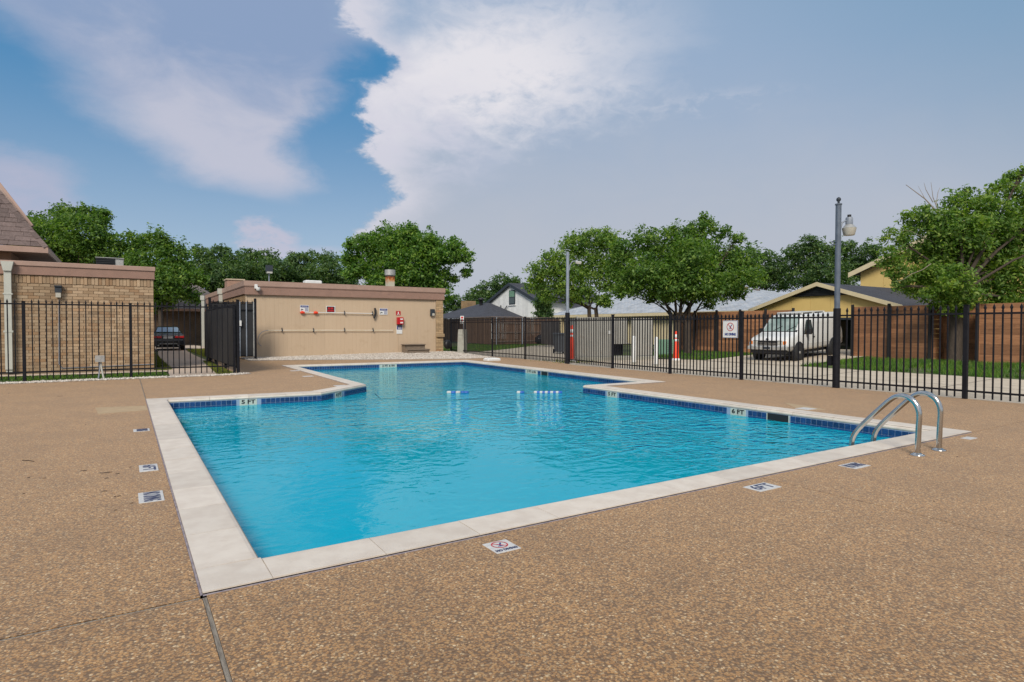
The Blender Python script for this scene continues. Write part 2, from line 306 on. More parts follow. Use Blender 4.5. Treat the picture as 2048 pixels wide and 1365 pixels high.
M['glass_green'] = pm('greenish_windscreen', (.10, .16, .145), (.26, .33, .30), 1.6, .06, spec=.9)
M['glass_sky'] = glass_mat('rear_window_glass', (.20, .27, .34), .05)
M['lamp_glass'] = glass_mat('headlamp_glass', (.45, .44, .40), .15)
M['amber'] = glass_mat('amber_lens', (.75, .20, .02), .2)
M['tail_red'] = glass_mat('tail_lamp_red', (.65, .008, .012), .2)
M['chrome'] = pm('chrome', (.6, .6, .6), rough=.15, metal=1)
M['refractor'] = pm('frosted_refractor', (.50, .47, .40), (.44, .41, .35), 20, .4)
M['green_box'] = pm('utility_green', (.15, .28, .19), (.13, .24, .165), 4, .55)
M['bin_grey'] = pm('grey_bin_plastic', (.075, .085, .10), rough=.55)
M['bag'] = pm('black_bag_plastic', (.014, .015, .018), rough=.22)
M['parch'] = pm('pale_pole_fibreglass', (.68, .62, .45), (.74, .70, .60), 3, .45)
M['downspout'] = pm('pale_grey_downspout', (.52, .52, .46), (.47, .47, .42), 3, .5)
M['leaf_mid'] = leaf_mat('leaf_mid_green', [(0.030, 0.077, 0.017), (0.068, 0.150, 0.029), (0.117, 0.220, 0.048), (0.188, 0.286, 0.080)])
M['leaf_bright'] = leaf_mat('leaf_bright_green', [(0.033, 0.091, 0.022), (0.074, 0.177, 0.035), (0.131, 0.251, 0.053), (0.205, 0.321, 0.084)])
M['leaf_dark'] = leaf_mat('leaf_dark_green', [(0.031, 0.071, 0.034), (0.058, 0.121, 0.047), (0.093, 0.172, 0.069), (0.150, 0.228, 0.098)])
M['leaf_olive'] = leaf_mat('leaf_olive_green', [(0.047, 0.102, 0.022), (0.092, 0.187, 0.038), (0.159, 0.270, 0.064), (0.252, 0.344, 0.095)])
M['parapet'] = pm('cream_parapet', (.52, .42, .30), rough=.7)
M['patch'] = pm('tan_patch_mortar', (.43, .31, .185), (.38, .27, .16), 6, .9)
# ------------------------------------------------------------------ object helpers
WLOC = {}
def tag(o, label=None, cat=None, group=None, kind=None):
    if label: o['label'] = label
    if cat: o['category'] = cat
    if group: o['group'] = group
    if kind: o['kind'] = kind
    return o
def thing(name, label, cat, loc=(0, 0, 0), group=None, rot=None):
    o = bpy.data.objects.new(name, None); COL.objects.link(o); o.location = loc; o.empty_display_size = .2
    if rot is not None: o.rotation_euler = rot; WLOC[o.name] = Vector((0, 0, 0))
    else: WLOC[o.name] = Vector(loc)
    return tag(o, label, cat, group)
class MB:
    def __init__(s): s.v = []; s.f = []; s.mi = []; s.sm = []
    def add(s, vs, fs, m=0, smooth=False):
        k = len(s.v); s.v += [tuple(v) for v in vs]
        for f in fs: s.f.append([k+i for i in f]); s.mi.append(m); s.sm.append(smooth)
        return s
    def box(s, x0, x1, y0, y1, z0, z1, m=0, T=None):
        vs = [Vector(p) for p in ((x0,y0,z0),(x1,y0,z0),(x1,y1,z0),(x0,y1,z0),(x0,y0,z1),(x1,y0,z1),(x1,y1,z1),(x0,y1,z1))]
        if T is not None: vs = [T @ v for v in vs]
        return s.add(vs, [(0,3,2,1),(4,5,6,7),(0,1,5,4),(1,2,6,5),(2,3,7,6),(3,0,4,7)], m)
    def cbox(s, x0, x1, y0, y1, z0, z1, c, m=0, T=None):
        """box with bevelled upper and vertical edges"""
        def ring(i, z): return [(x0+i+c,y0+i,z),(x1-i-c,y0+i,z),(x1-i,y0+i+c,z),(x1-i,y1-i-c,z),(x1-i-c,y1-i,z),(x0+i+c,y1-i,z),(x0+i,y1-i-c,z),(x0+i,y0+i+c,z)]
        vs = [Vector(p) for p in ring(0, z0)+ring(0, z1-c)+ring(c, z1)]
        if T is not None: vs = [T @ v for v in vs]
        fs = [tuple(range(7,-1,-1)), tuple(range(16,24))]
        for r in (0, 8):
            for i in range(8): j = (i+1) % 8; fs.append((r+i, r+j, r+8+j, r+8+i))
        return s.add(vs, fs, m)
    def prism(s, poly, z0, z1, m=0, T=None):
        n = len(poly); vs = [Vector((x, y, z0)) for x, y in poly]+[Vector((x, y, z1)) for x, y in poly]
        if T is not None: vs = [T @ v for v in vs]
        return s.add(vs, [tuple(range(n-1,-1,-1)), tuple(range(n, 2*n))]+[(i, (i+1) % n, n+(i+1) % n, n+i) for i in range(n)], m)
    def tube(s, pts, rad, n=8, m=0, caps=True, smooth=True):
        pts = [Vector(p) for p in pts]; k = len(pts)
        rad = [rad]*k if not hasattr(rad, '__len__') else rad
        vs = []; up = None
        for i, p in enumerate(pts):
            d = ((pts[min(i+1, k-1)]-p).normalized() + (p-pts[max(i-1, 0)]).normalized())
            d = d.normalized() if d.length > 1e-6 else Vector((0, 0, 1))
            if up is None: up = d.orthogonal().normalized()
            u = (up-d*up.dot(d)); u = u.normalized() if u.length > 1e-5 else d.orthogonal().normalized(); up = u
            w = d.cross(u)
            for j in range(n): a = 2*math.pi*j/n; vs.append(p+(u*math.cos(a)+w*math.sin(a))*rad[i])
        fs = [(i*n+j, i*n+(j+1) % n, (i+1)*n+(j+1) % n, (i+1)*n+j) for i in range(k-1) for j in range(n)]
        s.add(vs, fs, m, smooth)
        if caps: s.add(vs[:n], [tuple(range(n-1,-1,-1))], m); s.add(vs[-n:], [tuple(range(n))], m)
        return s
    def lathe(s, prof, n=12, m=0, T=None, smooth=True):
        vs = []; 
        for r, z in prof:
            for j in range(n): a = 2*math.pi*j/n; vs.append(Vector((r*math.cos(a), r*math.sin(a), z)))
        if T is not None: vs = [T @ v for v in vs]
        k = len(prof)
        s.add(vs, [(i*n+j, i*n+(j+1) % n, (i+1)*n+(j+1) % n, (i+1)*n+j) for i in range(k-1) for j in range(n)], m, smooth)
        s.add(vs[:n], [tuple(range(n-1,-1,-1))], m); s.add(vs[-n:], [tuple(range(n))], m)
        return s
    def mesh(s, name, mats, off=Vector((0, 0, 0))):
        me = bpy.data.meshes.new(name)
        me.from_pydata([Vector(v)-off for v in s.v], [], s.f)
        for x in (mats if isinstance(mats, (list, tuple)) else [mats]): me.materials.append(x)
        me.polygons.foreach_set('material_index', s.mi); me.polygons.foreach_set('use_smooth', s.sm)
        me.update(); return me
    def build(s, name, mats, parent=None, kind=None, label=None, cat=None, group=None):
        off = WLOC[parent.name] if parent is not None else Vector((0, 0, 0))
        o = bpy.data.objects.new(name, s.mesh(name, mats, off)); COL.objects.link(o)
        if parent is not None: o.parent = parent; WLOC[o.name] = off
        else: WLOC[o.name] = Vector((0, 0, 0))
        return tag(o, label, cat, group, kind)
def inst(name, me, parent, loc, rot=None):
    o = bpy.data.objects.new(name, me); COL.objects.link(o); o.parent = parent
    o.location = Vector(loc)-WLOC[parent.name]
    if rot is not None: o.rotation_euler = rot
    WLOC[o.name] = Vector(loc)
    return o
def npmesh(name, V, F, mat, parent=None, kind=None, smooth=False):
    """V (n,3), F (m,k) numpy arrays to one object"""
    off = np.array(WLOC[parent.name]) if parent is not None else np.zeros(3)
    me = bpy.data.meshes.new(name); k = F.shape[1]
    me.vertices.add(len(V)); me.vertices.foreach_set('co', (V-off).astype(np.float32).ravel())
    me.loops.add(F.size); me.loops.foreach_set('vertex_index', F.astype(np.int32).ravel())
    me.polygons.add(len(F)); me.polygons.foreach_set('loop_start', np.arange(0, F.size, k, dtype=np.int32))
    me.materials.append(mat); me.update(calc_edges=True); me.validate()
    o = bpy.data.objects.new(name, me); COL.objects.link(o)
    if parent is not None: o.parent = parent; WLOC[o.name] = Vector(off)
    if kind: o['kind'] = kind
    return o
def text(s, size, mat, parent, T, name='lettering', ext=.0012, sx=1., bold=0.):
    """flat lettering; T maps text XY (facing +Z) into the world"""
    cu = bpy.data.curves.new('t', 'FONT'); cu.body = s; cu.size = size; cu.align_x = 'CENTER'; cu.align_y = 'CENTER'; cu.extrude = ext; cu.offset = bold; cu.resolution_u = 3
    to = bpy.data.objects.new('t', cu); COL.objects.link(to)
    dg = bpy.context.evaluated_depsgraph_get(); me = bpy.data.meshes.new_from_object(to.evaluated_get(dg)); me.name = name
    bpy.data.objects.remove(to); bpy.data.curves.remove(cu)
    me.materials.clear(); me.materials.append(mat)
    me.transform(Matrix.Translation(-WLOC[parent.name]) @ T @ Matrix.Diagonal((sx, 1, 1, 1)))
    o = bpy.data.objects.new(name, me); COL.objects.link(o); o.parent = parent; WLOC[o.name] = WLOC[parent.name]
    return o
def frame(o, xa, ya):
    """matrix with origin o, X axis xa, Y axis ya"""
    xa = Vector(xa).normalized(); ya = Vector(ya).normalized(); za = xa.cross(ya)
    m = Matrix((xa, ya, za)).transposed().to_4x4(); m.translation = Vector(o); return m
M['crumb'] = pm('brown_soil', (.10, .07, .045), (.06, .042, .03), 60, 1)
# ================================================================== ground
def sheet(name, poly, z, mat, kind='structure', parent=None):
    b = MB(); b.add([(x, y, z) for x, y in poly], [tuple(range(len(poly)))]); return b.build(name, mat, parent, kind)
POOL = [(.72, 4.12), (9.86, 4.12), (9.86, 12.05), (12.10, 12.05), (12.58, 23.72), (5.42, 23.95), (5.24, 15.2), (3.72, 13.82), (.72, 14.06)]
CW = .37; WATER_Z = -.18
def norm2(a, b):                       # outward normal of a counter-clockwise edge
    d = Vector((b[0]-a[0], b[1]-a[1])).normalized(); return Vector((d.y, -d.x))
NP = len(POOL)
OUT = []
for i in range(NP):
    n0 = norm2(POOL[i-1], POOL[i]); n1 = norm2(POOL[i], POOL[(i+1) % NP])
    m = (n0+n1); m = m/(1+n0.dot(n1)); OUT.append(Vector(POOL[i])+m*CW)
def with_hole(name, outer, hole, z, mat, kind='structure', parent=None, rim=0.):
    bm = bmesh.new(); es = []
    for loop in (outer, hole):
        vs = [bm.verts.new((x, y, z)) for x, y in loop]
        es += [bm.edges.new((vs[i], vs[(i+1) % len(vs)])) for i in range(len(vs))]
    bmesh.ops.triangle_fill(bm, use_beauty=True, use_dissolve=False, edges=es)
    for f in bm.faces:
        if f.normal.z < 0: f.normal_flip()
    me = bpy.data.meshes.new(name); bm.to_mesh(me); bm.free(); me.materials.append(mat)
    o = bpy.data.objects.new(name, me); COL.objects.link(o); WLOC[o.name] = Vector((0, 0, 0))
    if parent: o.parent = parent
    if kind: o['kind'] = kind
    return o
basin_hole = [(x, y) for x, y in [(p[0], p[1]) for p in [Vector(POOL[i])+(OUT[i]-Vector(POOL[i]))*.3 for i in range(NP)]]]
with_hole('ground', [(-900, -900), (900, -900), (900, 900), (-900, 900)], basin_hole, -.075, M['soil_lawn'])
deck = with_hole('pool_deck', [(-14, -8), (15.02, -8), (15.02, 19), (15.5, 20.5), (15.9, 26.9), (15.7, 31.4), (3.2, 31.4), (3.0, 20.8), (-14, 20.8)], basin_hole, -.045, M['dirt'])
J = .0135                                  # half width of the wide joint
def slab(name, poly): return sheet(name, poly, 0., M['deck'], None, deck)
def slab_box(poly):                        # slab with edges that go down into the joint
    b = MB(); n = len(poly)
    b.add([(x, y, 0.) for x, y in poly]+[(x, y, -.044) for x, y in poly], [tuple(range(n))]+[(i, i+n, (i+1) % n+n, (i+1) % n) for i in range(n)])
    return b.build('deck_slab', M['deck'], deck)
O = [(v.x, v.y) for v in OUT]
xj = O[0][0]; yj = O[0][1]                 # the wide joints run from the pool's near left corner
gX = 5.345                                 # thin saw-cut joint
slab_box([(-14, -8), (xj+.006-J, -8), (xj+.006-J, yj-.03-J), (-14, yj+.06-J)])
slab_box([(xj+.006+J, -8), (gX-.004, -8), (gX-.004, O[0][1]-.012), (xj+.006+J, O[0][1]-.012)])
slab_box([(gX+.004, -8), (15.02, -8), (15.02, O[1][1]), (O[1][0]+.01, O[1][1]-.012), (gX+.004, O[1][1]-.012)])
slab_box([(-14, yj+.06+J), (xj-.014, yj-.03+J), (O[8][0]-.014, O[8][1]), (O[8][0]-.02, 20.8), (-14, 20.8)])
slab_box([(O[8][0]+.006, O[8][1]+.012), (O[7][0], O[7][1]+.012), (O[6][0]-.012, O[6][1]), (O[5][0]-.012, O[5][1]+.012), (O[5][0]-.012, 31.4), (3.2, 31.4), (3.0, 20.8), (O[8][0]+.006, 20.8)])
slab_box([(O[5][0]-.012, O[5][1]+.012), (O[4][0]+.012, O[4][1]+.012), (15.85, O[4][1]+.012), (15.9, 26.9), (15.7, 31.4), (O[5][0]-.012, 31.4)])
slab_box([(O[1][0]+.012, O[1][1]), (15.02, O[1][1]), (15.02, 19), (15.5, 20.5), (15.85, O[4][1]+.012), (O[4][0]+.012, O[4][1]), (O[3][0]+.012, O[3][1]-.012), (O[2][0]+.012, O[2][1]-.012)])
b = MB()
b.box(xj+.006-J+.003, xj+.006+J-.003, -8, yj-.03, -.04, -.004)
b.build('joint_strip', M['joint_wood'], deck)
b = MB(); a = math.atan2(-.09, 14+xj)
b.box(-14, 0, -J+.003, J-.003, -.04, -.004, T=Matrix.Translation((xj-.02, yj-.03, 0)) @ Matrix.Rotation(a, 4, 'Z') )
b.build('joint_strip', M['joint_wood'], deck)
b = MB(); b.box(O[8][0]-.014, O[8][0]+.001, O[8][1]+.03, 20.8, -.04, -.004); b.build('joint_strip', M['joint_wood'], deck)
# a purplish mastic bead follows the coping's outer edge
b = MB()
for i in range(NP):
    p, q = Vector(OUT[i]), Vector(OUT[(i+1) % NP]); n = norm2(p, q)
    b.add([(*(p), .003), (*(q), .003), (*(q+n*.0125), -.002), (*(p+n*.0125), -.002)], [(0, 3, 2, 1)])
b.build('mastic_bead', M['mastic'], deck)
# tan patches of mortar in the deck
def patch(pts, z=.003):
    b = MB(); b.prism([(p.x, p.y) for p in pts], -.001, z); return b.build('deck_patch', M['patch'], deck)
patch([G(190, 816), G(292, 812), G(296, 821), G(196, 829)])
patch([G(1568, 806), G(1610, 812), G(1652, 820), G(1600, 821)])
# dark soil smears and crumbs on the deck
def smear(cx, cy, rx, ry):
    c = G(cx, cy); b = MB(); n = 11; pts = []
    for k in range(n):
        a = 2*math.pi*k/n; f = random.uniform(.55, 1.1); pts.append((c.x+rx*.75*f*math.cos(a), c.y+ry*.75*f*math.sin(a)))
    return b.prism(pts, .0005, .0045).build('soil_crumb', M['crumb'], deck)
for q in ((212, 946, .10, .028), (236, 948, .028, .018), (213, 957, .025, .014), (167, 942, .05, .016), (209, 983, .03, .014), (238, 993, .022, .014), (230, 994, .012, .01), (263, 1007, .018, .013), (231, 1021, .014, .012), (380, 1162, .010, .008), (47, 988, .012, .01), (1868, 1003, .014, .012), (1704, 1178, .008, .006), (17, 787, .02, .016), (120, 793, .07, .02), (171, 850, .01, .01), (1650, 1086, .006, .006), (260, 935, .012, .01), (1915, 914, .02, .01), (88, 957, .02, .012), (57, 956, .018, .012)): smear(*q)
b = MB(); p0, p1 = G(44, 922), G(68, 924); b.tube([p0+Vector((0, 0, .006)), (p0+p1)/2+Vector((0, .015, .008)), p1+Vector((0, 0, .005))], .004, 5).build('twig', M['bark'], deck)
# ------------------------------------------------------------------ swimming pool
pool = thing('swimming_pool', 'turquoise swimming pool with white coping and blue waterline tiles', 'pool', (5.3, 9, 0))
b = MB(); 
wall = [(x, y) for x, y in POOL]
n = NP
b.add([(x, y, -.05) for x, y in wall]+[(x, y, -1.5) for x, y in wall], [(i, (i+1) % n, n+(i+1) % n, n+i) for i in range(n)]+[tuple(range(n, 2*n))])
b.build('basin', M['plaster'], pool)
# grout bed that shows between the coping stones
b = MB()
for i in range(NP):
    j = (i+1) % NP; p, q, P_, Q = Vector(POOL[i]), Vector(POOL[j]), OUT[i], OUT[j]; n1 = norm2(p, q)
    b.add([(*(p+n1*.012), .011), (*(q+n1*.012), .011), (*Q, .009), (*P_, .009)], [(0, 3, 2, 1)])
    b.add([(*P_, .009), (*Q, .009), (*Q, -.06), (*P_, -.06)], [(0, 3, 2, 1)])
    b.add([(*(p+n1*.012), .011), (*(q+n1*.012), .011), (*(q+n1*.012), -.05), (*(p+n1*.012), -.05)], [(0, 1, 2, 3)])
b.build('grout_bed', M['grout'], pool)
PROF = [(CW, .0), (CW, .014), (.045, .018), (.02, .012), (.004, -.004), (-.004, -.024), (.0, -.042), (.016, -.052), (CW, -.052)]
def coping_piece(a0, a1, o0, o1):
    """stone between two section lines; a = inner edge point, o = outer edge point"""
    b = MB(); k = len(PROF); vs = []
    dz = random.uniform(-.0012, .0012)
    for a_, o_ in ((a0, o0), (a1, o1)):
        a_ = Vector(a_); o_ = Vector(o_)
        for s, z in PROF: p = a_+(o_-a_)*(s/CW); vs.append((p.x, p.y, z+dz+(.004 if z > 0 else 0)))
    fs = [(i, i+k, (i+1) % k+k, (i+1) % k) for i in range(k)]+[tuple(range(k)), tuple(range(2*k-1, k-1, -1))]
    b.add(vs, fs); return b.build('coping_stone', M['coping'], pool)
def is_convex(i):
    a, p, c = Vector(POOL[i-1]), Vector(POOL[i]), Vector(POOL[(i+1) % NP]); d0, d1 = p-a, c-p
    return d0.x*d1.y-d0.y*d1.x > 0
for i in range(NP):
    j = (i+1) % NP; p, q = Vector(POOL[i]), Vector(POOL[j]); n1 = norm2(p, q); d = (q-p).normalized(); L = (q-p).length
    k = max(1, round(L/.72)); gp = .0028
    for s in range(k):
        t0, t1 = s*L/k+gp, (s+1)*L/k-gp
        a0, a1 = p+d*t0, p+d*t1; o0, o1 = a0+n1*CW, a1+n1*CW
        if s == 0 and not is_convex(i): a0 = p; o0 = OUT[i]
        if s == k-1 and not is_convex(j): a1 = q; o1 = OUT[j]
        coping_piece(a0, a1, o0, o1)
    if is_convex(j):
        n2 = norm2(q, POOL[(j+1) % NP]); g2 = .0028
        poly = [q+(n1+n2)*g2*.5, q+n1*CW, OUT[j], q+n2*CW]
        MB().prism([(v.x, v.y) for v in poly], -.05, .0175).build('coping_stone', M['coping'], pool)
# waterline tiles, two courses
TP = .095
tile_me = MB().cbox(-TP/2+.004, TP/2-.004, -TP/2+.004, TP/2-.004, 0, .006, .002).mesh('tile', M['tile'])
stuff = MB(); markers = []
MARK = {1: [(7.40, .36, '6 FT'), (10.95, .36, '5 FT')], 3: [(18.0, .80, '3 FT 6 IN')], 4: [(9.16, .74, '3 FT 6 IN')], 7: [(2.21, .36, '5 FT')], 6: [(4.25, .30, '4 FT')]}
SKIM = {1: (6.56, .42), 3: (17.15, .42)}
NTILE = 0
for i in range(NP):
    j = (i+1) % NP; p, q = Vector(POOL[i]), Vector(POOL[j]); n1 = norm2(p, q); d = (q-p).normalized(); L = (q-p).length
    T0 = Matrix((Vector((d.x, d.y, 0)), Vector((0, 0, 1)), Vector((-n1.x, -n1.y, 0)))).transposed()    # faces into the pool
    T0 = Matrix((Vector((-d.x, -d.y, 0)), Vector((0, 0, 1)), Vector((-n1.x, -n1.y, 0)))).transposed()
    key = (lambda v: v.y) if i in (1, 3) else (lambda v: v.x)
    holes = [(c, w) for c, w, _ in MARK.get(i, [])]+([SKIM[i]] if i in SKIM else [])
    k = int(L/TP)
    b = MB(); b.add([(*(p-n1*.001), -.05), (*(q-n1*.001), -.05), (*(q-n1*.001), -.25), (*(p-n1*.001), -.25)], [(0, 1, 2, 3)]).build('tile_grout', M['tile_grout'], pool)
    for r, zc in ((0, -.1035), (1, -.1985)):
        for s in range(k):
            c = p+d*((s+.5)*L/k)
            if any(abs(key(c)-hc) < hw/2+.03 for hc, hw in holes): continue
            pos = Vector((c.x, c.y, zc))-Vector((n1.x, n1.y, 0))*.0012
            if r == 0 and i in (1, 3, 4, 6, 7) and NTILE < 297 and not (i == 3 and c.y > 21.5):
                NTILE += 1
                o = bpy.data.objects.new('tile', tile_me); COL.objects.link(o); o.parent = pool
                o.matrix_local = Matrix.Translation(pos-WLOC[pool.name]) @ T0.to_4x4() @ Matrix.Diagonal((L/k/TP, 1, 1, 1))
            else:
                stuff.cbox(-TP/2+.0025, TP/2-.0025, -TP/2+.0025, TP/2-.0025, 0, .006, .002, T=Matrix.Translation(pos) @ T0.to_4x4() @ Matrix.Diagonal((L/k/TP, 1, 1, 1)))
    for c0, w, s in MARK.get(i, []):
        t_ = ((c0-p.y)/d.y) if i in (1, 3) else ((c0-p.x)/d.x)
        c = p+d*t_; inw = Vector((-n1.x, -n1.y, 0))
        T = Matrix.Translation(Vector((c.x, c.y, -.150))+inw*.0015) @ T0.to_4x4()
        plates = MB(); np_ = max(2, round(w/.15))
        for u in range(np_):
            x0 = -w/2+u*w/np_; plates.cbox(x0+.008, x0+w/np_-.008, -.095, .095, 0, .008, .002, T=T)
        po = plates.build('depth_marker', M['tile_white'], pool)
        text(s, .115, M['black'], po, Matrix.Translation(Vector((c.x, c.y, -.113))+inw*.0105) @ T0.to_4x4(), bold=.004, sx=.86*w/(len(s)*.060))
    if i in SKIM:
        c0, w = SKIM[i]; c = p+d*((c0-p.y)/d.y); inw = Vector((-n1.x, -n1.y, 0))
        T = Matrix.Translation(Vector((c.x, c.y, -.15))+inw*.002) @ T0.to_4x4()
        b = MB(); b.box(-w/2, w/2, -.095, .095, 0, .002, 0, T); b.box(-w/2-.012, -w/2, -.095, .095, 0, .012, 1, T); b.box(w/2, w/2+.012, -.095, .095, 0, .012, 1, T)
        b.build('skimmer_opening', [M['black'], M['tile_white']], pool)
stuff.build('tile', M['tile'], pool, kind='stuff')
# water
b = MB(); b.add([(x, y, WATER_Z) for x, y in POOL], [tuple(range(NP))]); b.build('pool_water', M['water'], None, 'structure')
# ------------------------------------------------------------------ gravel
def pebbles(name, poly, n, size, zf, label=None):
    xs = np.array([p[0] for p in poly]); ys = np.array([p[1] for p in poly])
    P = []
    while len(P) < n:
        q = rng.uniform([xs.min(), ys.min()], [xs.max(), ys.max()], (n*3, 2))
        ins = np.zeros(len(q), bool); j = len(poly)-1
        for i in range(len(poly)):
            c = ((ys[i] > q[:, 1]) != (ys[j] > q[:, 1])) & (q[:, 0] < (xs[j]-xs[i])*(q[:, 1]-ys[i])/(ys[j]-ys[i]+1e-9)+xs[i]); ins ^= c; j = i
        P += list(q[ins])
    P = np.array(P[:n]); z = np.array([zf(x, y) for x, y in P])
    o8 = np.array([(1, 0, 0), (0, 1, 0), (-1, 0, 0), (0, -1, 0), (0, 0, 1), (0, 0, -1)], float)
    f8 = np.array([(0, 1, 4), (1, 2, 4), (2, 3, 4), (3, 0, 4), (1, 0, 5), (2, 1, 5), (3, 2, 5), (0, 3, 5)])
    S = rng.uniform(.5, 1.25, (n, 1, 1))*size*rng.uniform(.6, 1.2, (n, 1, 3)); a = rng.uniform(0, 6.28, n)
    V = o8[None]*S; V += rng.normal(0, size*.15, V.shape)
    c, s = np.cos(a)[:, None], np.sin(a)[:, None]
    V = np.stack([V[:, :, 0]*c-V[:, :, 1]*s, V[:, :, 0]*s+V[:, :, 1]*c, V[:, :, 2]*.7], 2)
    V += np.stack([P[:, 0], P[:, 1], z], 1)[:, None, :]
    F = f8[None]+6*np.arange(n)[:, None, None]
    return npmesh(name, V.reshape(-1, 3), F.reshape(-1, 3), M['gravel'], None, 'stuff')
gbed = [(4.55, 28.5), (6.5, 27.9), (12.1, 25.6), (13.6, 25.2), (15.3, 25.4), (15.75, 28), (15.6, 31.2), (4.6, 31.05)]
gz = lambda x, y: .012+max(0, min(1, (y-27.2)/3.4))*.10*max(.15, min(1, (x-4.5)/8))
b = MB(); k = 0
ring = [(x, y, .004) for x, y in gbed]
bm = bmesh.new(); vv = [bm.verts.new(q) for q in ring]; bm.faces.new(vv); bmesh.ops.triangulate(bm, faces=bm.faces[:]); bmesh.ops.subdivide_edges(bm, edges=bm.edges[:], cuts=6, use_grid_fill=True)
for v in bm.verts: v.co.z = max(.004, gz(v.co.x, v.co.y)-.008)
me = bpy.data.meshes.new('gravel_bed'); bm.to_mesh(me); bm.free(); me.materials.append(M['gravel_bed'])
o = bpy.data.objects.new('gravel_bed', me); COL.objects.link(o); o['kind'] = 'structure'
pebbles('gravel', gbed, 11000, .034, gz)
gst = [(-12, 20.05), (2.75, 20.30), (3.35, 20.6), (3.3, 20.95), (2.7, 20.75), (-12, 20.55)]
sheet('gravel_strip', gst, .004, M['gravel_bed'])
pebbles('gravel', gst, 4200, .038, lambda x, y: .012)
# ------------------------------------------------------------------ lawn, walk, alley, driveway
walkp = [(1.15, 20.9), (2.45, 20.9), (2.75, 26), (3.1, 30), (3.1, 36), (3.35, 48), (1.9, 48), (1.5, 38), (1.35, 30)]
sheet('concrete_walk', walkp, -.03, M['walk'])
sheet('cross_walk', [(-12, 24.2), (1.2, 23.6), (1.3, 24.4), (-12, 24.95)], -.034, M['walk'])
sheet('parking_lane', [(-8, 44.5), (6, 43.5), (4.7, 56.8), (-12, 56.8)], -.038, M['walk'])
def az_(x): return 0 if x < 22 else min(.34, (x-22)*.05)
def quadgrid(name, x0, x1, y0, y1, nx, ny, zf, mat, kind='structure'):
    b = MB(); vs = []; fs = []
    for i in range(nx+1):
        for j in range(ny+1):
            x = x0+(x1-x0)*i/nx; y = y0+(y1-y0)*j/ny; vs.append((x, y, zf(x, y)))
    for i in range(nx):
        for j in range(ny): k = i*(ny+1)+j; fs.append((k, k+ny+1, k+ny+2, k+1))
    b.add(vs, fs); return b.build(name, mat, None, kind)
al = [(15.03, -30), (22.25, -30), (22.25, 13.1), (23.2, 14.0), (22.6, 19.2), (21.5, 20.6), (20.6, 24.5), (24.5, 30), (33, 42.5), (29.5, 42.3), (23.5, 36.5), (19.1, 33), (16.3, 32.2), (16.3, 31.5), (15.72, 31.4), (15.92, 26.9), (15.52, 20.5), (15.03, 19)]
sheet('alley', al, -.022, M['concrete'])
for (x0, y0, x1, y1) in ((15.05, 6.9, 22.2, 7.5), (15.05, 10.3, 22.2, 11.4), (15.05, 14.2, 22.7, 15.6), (18.6, -10, 18.6, 20), (15.6, 20.5, 20.8, 22.6), (16, 25, 21, 24.9)):
    d = Vector((x1-x0, y1-y0)).normalized(); nn = Vector((-d.y, d.x))*.012
    b = MB(); b.add([(x0-nn.x, y0-nn.y, -.018), (x1-nn.x, y1-nn.y, -.018), (x1+nn.x, y1+nn.y, -.018), (x0+nn.x, y0+nn.y, -.018)], [(0, 1, 2, 3)]); b.build('alley_joint', M['dirt'], None, 'structure')
quadgrid('driveway', 22.26, 33.0, 14.0, 18.6, 12, 2, lambda x, y: -.017+az_(x), M['concrete'])
bank = lambda x, y: -.03+min(.16, max(0, (x-22.2)*.035))
quadgrid('grass_bank', 22.22, 33, -14, 13.98, 10, 12, bank, M['soil_lawn'])
quadgrid('far_grass_bank', 22.22, 33, 18.62, 27, 10, 4, bank, M['soil_lawn'])
def blades(name, n, sampler, h, w, mat, zf):
    P = sampler(n); n = len(P); a = rng.uniform(0, 6.28, n); H = rng.uniform(.45, 1.2, n)*h; ln = rng.normal(0, .35, (n, 2))*H[:, None]
    z = np.array([zf(x, y) for x, y in P]); dx = np.cos(a)*w/2; dy = np.sin(a)*w/2
    V = np.stack([np.stack([P[:, 0]-dx, P[:, 1]-dy, z], 1), np.stack([P[:, 0]+dx, P[:, 1]+dy, z], 1), np.stack([P[:, 0]+ln[:, 0], P[:, 1]+ln[:, 1], z+H], 1)], 1)
    return npmesh(name, V.reshape(-1, 3), np.arange(3*n).reshape(-1, 3), mat, None, 'stuff')
def rect(x0, x1, y0, y1, keep=None):
    def f(n):
        q = rng.uniform((x0, y0), (x1, y1), (n, 2))
        return q if keep is None else q[keep(q)]
    return f
cl = lambda q: (np.sin(q[:, 0]*3.1+1)+np.sin(q[:, 1]*2.3)+np.sin(q[:, 0]*1.3-q[:, 1]*1.9)+rng.normal(0, .9, len(q))) > -.9
blades('grass', 42000, rect(22.3, 27.4, 2, 13.9, lambda q: cl(q) & (q[:, 0] > 22.45+.25*np.sin(q[:, 1]*2.1)+.15*np.sin(q[:, 1]*5.3))), .17, .022, M['grass'], bank)
blades('grass', 14000, rect(22.7, 27.4, 18.7, 24, cl), .12, .022, M['grass'], bank)
blades('grass', 20000, rect(-11, 1.15, 20.95, 23.6, cl), .075, .02, M['grass'], lambda x, y: -.06)
blades('grass', 9000, rect(.9, 1.4, 24.5, 42), .09, .03, M['grass_dry'], lambda x, y: -.06)
blades('grass', 9000, rect(2.4, 2.97, 21.0, 29.6, lambda q: (q[:, 0] > 2.45+(q[:, 1]-21)*.05)), .10, .025, M['grass_dry'], lambda x, y: -.06)
blades('grass', 12000, rect(3.4, 4.8, 33, 46), .09, .03, M['grass_dry'], lambda x, y: -.06)
blades('grass', 26000, rect(17.2, 33, 31, 50.5, lambda q: (q[:, 1] > 33.4+(q[:, 0]-19)*.72) & (q[:, 1] < 36.5+(q[:, 0]-17)*1.25)), .10, .04, M['grass'], lambda x, y: -.07)
